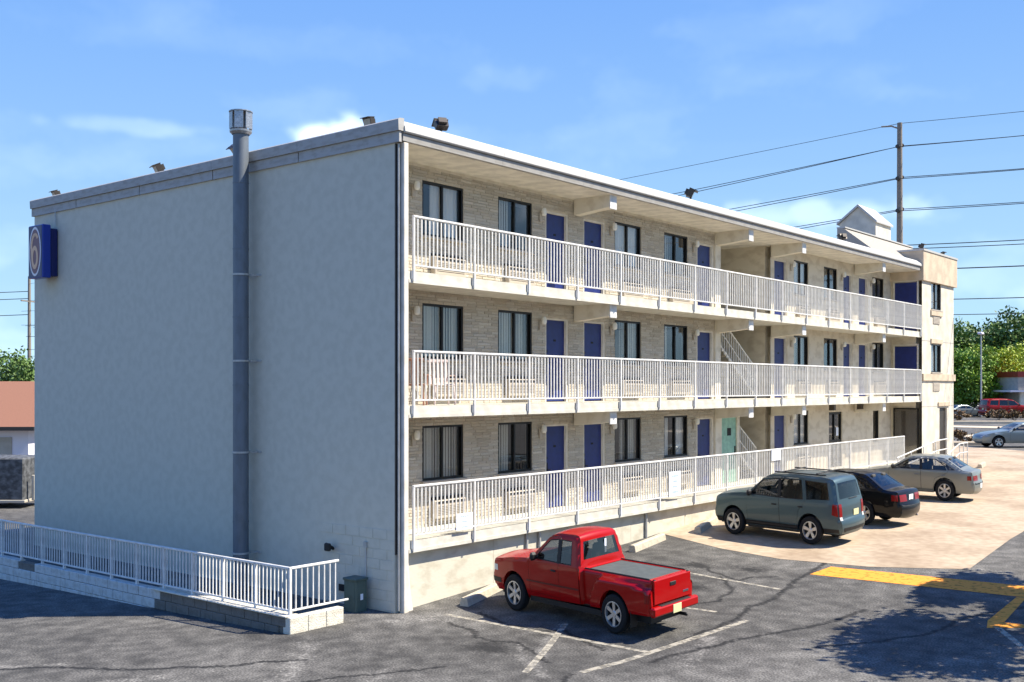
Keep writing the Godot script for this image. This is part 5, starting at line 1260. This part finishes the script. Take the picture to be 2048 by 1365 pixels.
func make_surroundings() -> void:
	var b: MB; var t: Node3D
	# power poles and their lines
	var P := px(1800, 52); var Lp := px(58, 120); var Rp := px(3400, 38.6)
	var hy := func(y: float) -> float: return 4.44 + (775.0 - y) * 52.0 / 2140.0
	t = thing("utility_pole", "tall slender wooden power pole rising behind the tower end of the motel", "utility pole", P)
	b = MB.new(); b.cyl(Vector3(0, -0.3, 0), Vector3(0, hy.call(246) - P.y, 0), 0.20, 0.12, 12); pt(t, "shaft", b, M.wood_pole)
	var ln := (Rp - Lp); ln.y = 0; ln = ln.normalized(); var ac := ln.cross(Vector3.UP)
	b = MB.new(); b.tube([Vector3(0, hy.call(258) - P.y, 0), Vector3(0, hy.call(250) - P.y, 0) - ln * 0.4, Vector3(0, hy.call(248) - P.y, 0) - ln * 0.9], 0.04, 6); pt(t, "peak_arm", b, M.wood_pole)
	for y in [292, 356, 420]:
		for s in [-1.0, 1.0]:
			b = MB.new(); b.cyl(Vector3(0, hy.call(y + 3 * s) - P.y, 0), Vector3(0, hy.call(y + 3 * s) - P.y, 0) + ac * 0.34 * s, 0.06, 0.06, 8)
			for k in 3: b.cyl(Vector3(0, hy.call(y + 3 * s) - P.y, 0) + ac * (0.16 + 0.07 * k) * s, Vector3(0, hy.call(y + 3 * s) - P.y, 0) + ac * (0.19 + 0.07 * k) * s, 0.10, 0.10, 10)
			pt(t, "insulator", b, M.bronze)
	t = thing("utility_pole", "distant power pole beside the far edge of the end wall", "utility pole", Lp)
	b = MB.new(); b.cyl(Vector3(0, -0.3, 0), Vector3(0, 16.0, 0), 0.24, 0.15, 10); pt(t, "shaft", b, M.wood_pole)
	b = MB.new(); b.box(Vector3(0, 13.2, 0), Vector3(2.6, 0.14, 0.12), Basis(Vector3.UP, 0.4)); pt(t, "crossarm", b, M.wood_pole)
	for a in [[247, 0.0, 0.5, "single top line", 0.013], [290, -1.0, 1.3, "upper line of the highest pair", 0.018], [296, 1.0, 1.3, "lower line of the highest pair", 0.018], [353, -1.0, 1.3, "upper line of the middle pair", 0.018], [360, 1.0, 1.3, "lower line of the middle pair", 0.018], [417, -1.0, 1.3, "upper line of the lowest insulated pair", 0.018], [424, 1.0, 1.3, "lower line of the lowest insulated pair", 0.018], [492, 0.5, 0.9, "thick cable below the insulators", 0.022], [498, -0.5, 0.9, "thin cable close below the insulators", 0.02], [541, 0.4, 0.9, "thick lower cable", 0.028], [601, 0.4, 0.9, "cable just over the treetops", 0.022], [631, 0.3, 0.9, "lowest cable skimming the treetops", 0.018]]:
		var h: float = hy.call(a[0]); var o: Vector3 = ac * 0.3 * a[1]
		var p := Vector3(P.x, h, P.z) + o
		span(p, Vector3(Rp.x, h + 0.3, Rp.z) + o * 2.0, 0.25, a[4], "%s right of the wooden pole" % a[3], "power lines right of the pole")
		span(p, Vector3(Lp.x, minf(h, 15.4 + (h - 15.4) * 0.35), Lp.z) + o * 3.0 - Vector3(0, 1.6 if a[1] > 0.9 else 0.0, 0), a[2], a[4], "%s from the wooden pole passing behind the motel" % a[3], "power lines behind the motel")
	for j in 3:
		var a: float = [15.2, 14.4, 12.6][j]
		span(Vector3(Lp.x, a, Lp.z), px(-900, 118) + Vector3(0, a + 0.3, 0), 0.6, 0.04, ["upper line leaving the distant pole over the orange roof", "second line leaving the distant pole over the orange roof", "lowest line leaving the distant pole at its crossarm"][j], "power lines left of the end wall")
	# left: house with clay roof, trailer, trees
	var H := px(-120, 56); var yaw := -deg_to_rad(50.8)
	t = thing("house", "white house with an orange clay roof beyond the side lot", "house", H, yaw)
	b = MB.new(); b.mm(Vector3(-8, -0.5, -8), Vector3(4.6, 2.9, 0)); pt(t, "wall", b, M.sign_white)
	b = MB.new(); b.prism(PackedVector2Array([Vector2(0.6, 2.55), Vector2(0.6, 2.7), Vector2(-4, 5.1), Vector2(-8.6, 2.7), Vector2(-8.6, 2.55)]), -8.5, 5.2, Transform3D(ALONG_X)); pt(t, "roof", b, M.clay_roof)
	b = MB.new(); b.mm(Vector3(-8.5, 2.52, 0.6), Vector3(5.2, 2.72, 0.68)); pt(t, "gutter", b, M.bronze)
	for x in [1.2, 3.4]:
		b = MB.new(); b.box(Vector3(x, 1.5, 0.02), Vector3(0.7, 1.3, 0.06)); pt(t, "window", b, M.far_beige)
	var Q := px(-4, 42)
	t = thing("box_trailer", "grey tarpaulin-covered trailer parked in the side lot", "trailer", Q, yaw)
	b = MB.new(); b.cbox(Vector3(-0.6, 1.12, -1.0), Vector3(3.2, 1.75, 2.0), 0.06); pt(t, "cover", b, M.tarp)
	b = MB.new(); b.cbox(Vector3(-0.6, 0.28, -1.0), Vector3(3.3, 0.12, 2.05), 0.02); b.cbox(Vector3(1.25, 0.8, -0.3), Vector3(0.12, 1.0, 0.12), 0.02); b.cbox(Vector3(1.6, 0.35, -1.0), Vector3(1.2, 0.1, 0.12), 0.02); pt(t, "chassis", b, M.far_beige)
	for x in [-1.2, -0.4]:
		for z in [-0.12, -1.9]:
			b = MB.new(); b.cyl(Vector3(x, 0.26, z - 0.09), Vector3(x, 0.26, z + 0.09), 0.26, 0.26, 16); pt(t, "wheel", b, M.rubber)
	for a in [[-30.0, 95.0, 8.2, 3.4, 301, "rounded dark tree behind the orange roof, left of the tall one"], [22.0, 88.0, 7.8, 2.6, 302, "tree with tall leader behind the orange roof"], [54.0, 92.0, 7.3, 2.6, 303, "tree behind the orange roof next to the distant pole"]]:
		var q := px(a[0], a[1]); tree("leafy_tree", a[5], q, a[2], [[Vector3(0, a[2] * 0.55, 0), Vector3(a[3], a[2] * 0.42, a[3])]], "leaf_dark", 4500, 0.17, a[4], "trees beyond the side lot")
	# right: trees, low building, lamp, planting
	var k := 0
	for a in [[1890.0, 165.0, 13.0, 6.0, "tall dark tree behind the tower edge"], [1952.0, 170.0, 14.6, 5.5, "tall dark tree directly behind the far lamp post"], [2040.0, 160.0, 15.0, 6.0, "tallest dark tree behind the red-banded building"], [2130.0, 165.0, 14.5, 6.0, "tall dark tree past the red-banded building"]]:
		var q := px(a[0], a[1]); k += 1
		tree("tall_tree", a[4], q, a[2], [[Vector3(0, a[2] * 0.62, 0), Vector3(a[3], a[2] * 0.34, a[3])], [Vector3(2.0, a[2] * 0.45, 1.5), Vector3(a[3] * 0.8, a[2] * 0.3, a[3] * 0.8)]], "leaf_dark", 15000, 0.33, 310 + k, "dark trees behind the far lot")
	for a in [[1908.0, 138.0, 9.0, 4.0, "leaf_mid", "green tree in the far lot right beside the tower edge"], [1938.0, 132.0, 8.6, 3.6, "leaf_mid", "green tree left of the far lamp post"], [1985.0, 136.0, 8.8, 4.2, "leaf_yellow", "yellow-green tree right of the far lamp post"], [2035.0, 140.0, 9.2, 4.4, "leaf_yellow", "yellow-green tree over the red-banded building"], [2080.0, 142.0, 9.0, 4.4, "leaf_mid", "green tree past the red-banded building"]]:
		var q := px(a[0], a[1]); k += 1
		tree("leafy_tree", a[5], q, a[2], [[Vector3(0, a[2] * 0.66, 0), Vector3(a[3], a[2] * 0.30, a[3])], [Vector3(-1.2, a[2] * 0.42, 0.8), Vector3(a[3] * 0.9, a[2] * 0.3, a[3] * 0.9)]], a[4], 14000, 0.22, 310 + k, "green trees round the far lot")
	var S := px(2108, 124)
	t = thing("drive_in_building", "low beige building with a red roof band and white canopy edge", "building", S, yaw)
	b = MB.new(); b.mm(Vector3(-3.2, -0.2, -7), Vector3(9, 3.3, -1.0)); pt(t, "wall", b, M.far_beige)
	b = MB.new(); b.mm(Vector3(-4.0, 3.1, -7.5), Vector3(9.5, 4.6, -0.2)); pt(t, "canopy", b, M.far_beige)
	b = MB.new(); b.mm(Vector3(-4.1, 4.6, -7.6), Vector3(9.6, 5.25, -0.1)); pt(t, "roof_band", b, M.red_band)
	b = MB.new(); b.mm(Vector3(-5.0, 2.85, -7.5), Vector3(9.5, 3.08, 0.0)); pt(t, "canopy_edge", b, M.sign_white)
	for x in [-3.6, -2.2]:
		b = MB.new(); b.mm(Vector3(x, -0.2, -0.9), Vector3(x + 0.5, 2.85, -0.5)); pt(t, "pillar", b, M.cream)
	for x in [-0.2, 1.6]:
		b = MB.new(); b.mm(Vector3(x - 0.7, 0.2, -0.98), Vector3(x + 0.7, 2.6, -0.95)); pt(t, "window", b, M.window_glass)
	t = thing("street_lamp", "slim pale lamp post standing in the far lot before the trees", "lamp post", px(1963, 122))
	b = MB.new(); b.cyl(Vector3(0, -0.1, 0), Vector3(0, 9.4, 0), 0.11, 0.07, 8); pt(t, "post", b, M.old_metal)
	b = MB.new(); b.cbox(Vector3(-0.15, 9.55, 0), Vector3(1.0, 0.3, 0.5), 0.08); pt(t, "head", b, M.sign_white)
	# raised planters with shrubs, and the low roadside walls
	t = thing("planter_kerb", "long pale kerb of the planting strip behind the grey-green sedan", "kerb", px(1960, 100), yaw)
	b = MB.new(); b.cbox(Vector3(2, 0.10, 0), Vector3(34, 0.34, 0.5), 0.04); pt(t, "kerb_stone", b, M.kerb)
	t = thing("planter_kerb", "short pale kerb in front of the small bush by the tower", "kerb", px(1925, 63), yaw)
	b = MB.new(); b.cbox(Vector3(0, 0.08, 0), Vector3(2.4, 0.26, 0.4), 0.04); pt(t, "kerb_stone", b, M.kerb)
	for a in [[1932.0, 65.0, 0.9, "leaf_dry", "small brown bush near the kerb by the tower"], [1998.0, 112.0, 1.6, "leaf_dry", "brown shrub on the planting strip below the red van"], [2030.0, 108.0, 1.4, "leaf_dry", "low brown shrub on the planting strip behind the grey-green sedan"], [1916.0, 110.0, 1.3, "leaf_dry", "rust-coloured shrub on the planting strip beside the tower edge"]]:
		var sh := thing("shrub", a[4], "shrub", px(a[0], a[1]), 0, "shrubs by the far road"); var rg := RandomNumberGenerator.new(); rg.seed = int(a[0])
		b = MB.new(); leaf_ball(b, Vector3(0, a[2] * 0.5, 0), Vector3(a[2] * 0.8, a[2] * 0.45, a[2] * 0.8), 500, 0.09 * a[2] + 0.03, rg, 9); pt(sh, "foliage", b, M[a[3]])
		b = MB.new()
		for j in 5: b.cyl(Vector3(0, -0.05, 0), Vector3(cos(j * 1.3) * a[2] * 0.4, a[2] * 0.6, sin(j * 1.3) * a[2] * 0.4), 0.025, 0.01, 5)
		pt(sh, "stem", b, M.bark)
	# the tree outside the picture whose shade falls on the lot
	tree("shade_tree", "leafy tree whose shadow falls on the asphalt by the yellow line", gp(9.4, 14.2), 6.5, [[Vector3(-2.8, 5.0, -1.8), Vector3(2.0, 1.0, 1.5)], [Vector3(0.5, 5.7, 0.3), Vector3(1.8, 1.2, 1.5)], [Vector3(1.2, 5.1, -2.6), Vector3(1.5, 0.7, 0.8)]], "leaf_mid", 24000, 0.11, 400)

func _ready() -> void:
	rng.seed = 2024
	make_view()
	make_materials()
	make_ground()
	make_motel()
	make_railings()
	make_fittings()
	make_vehicles()
	make_surroundings()
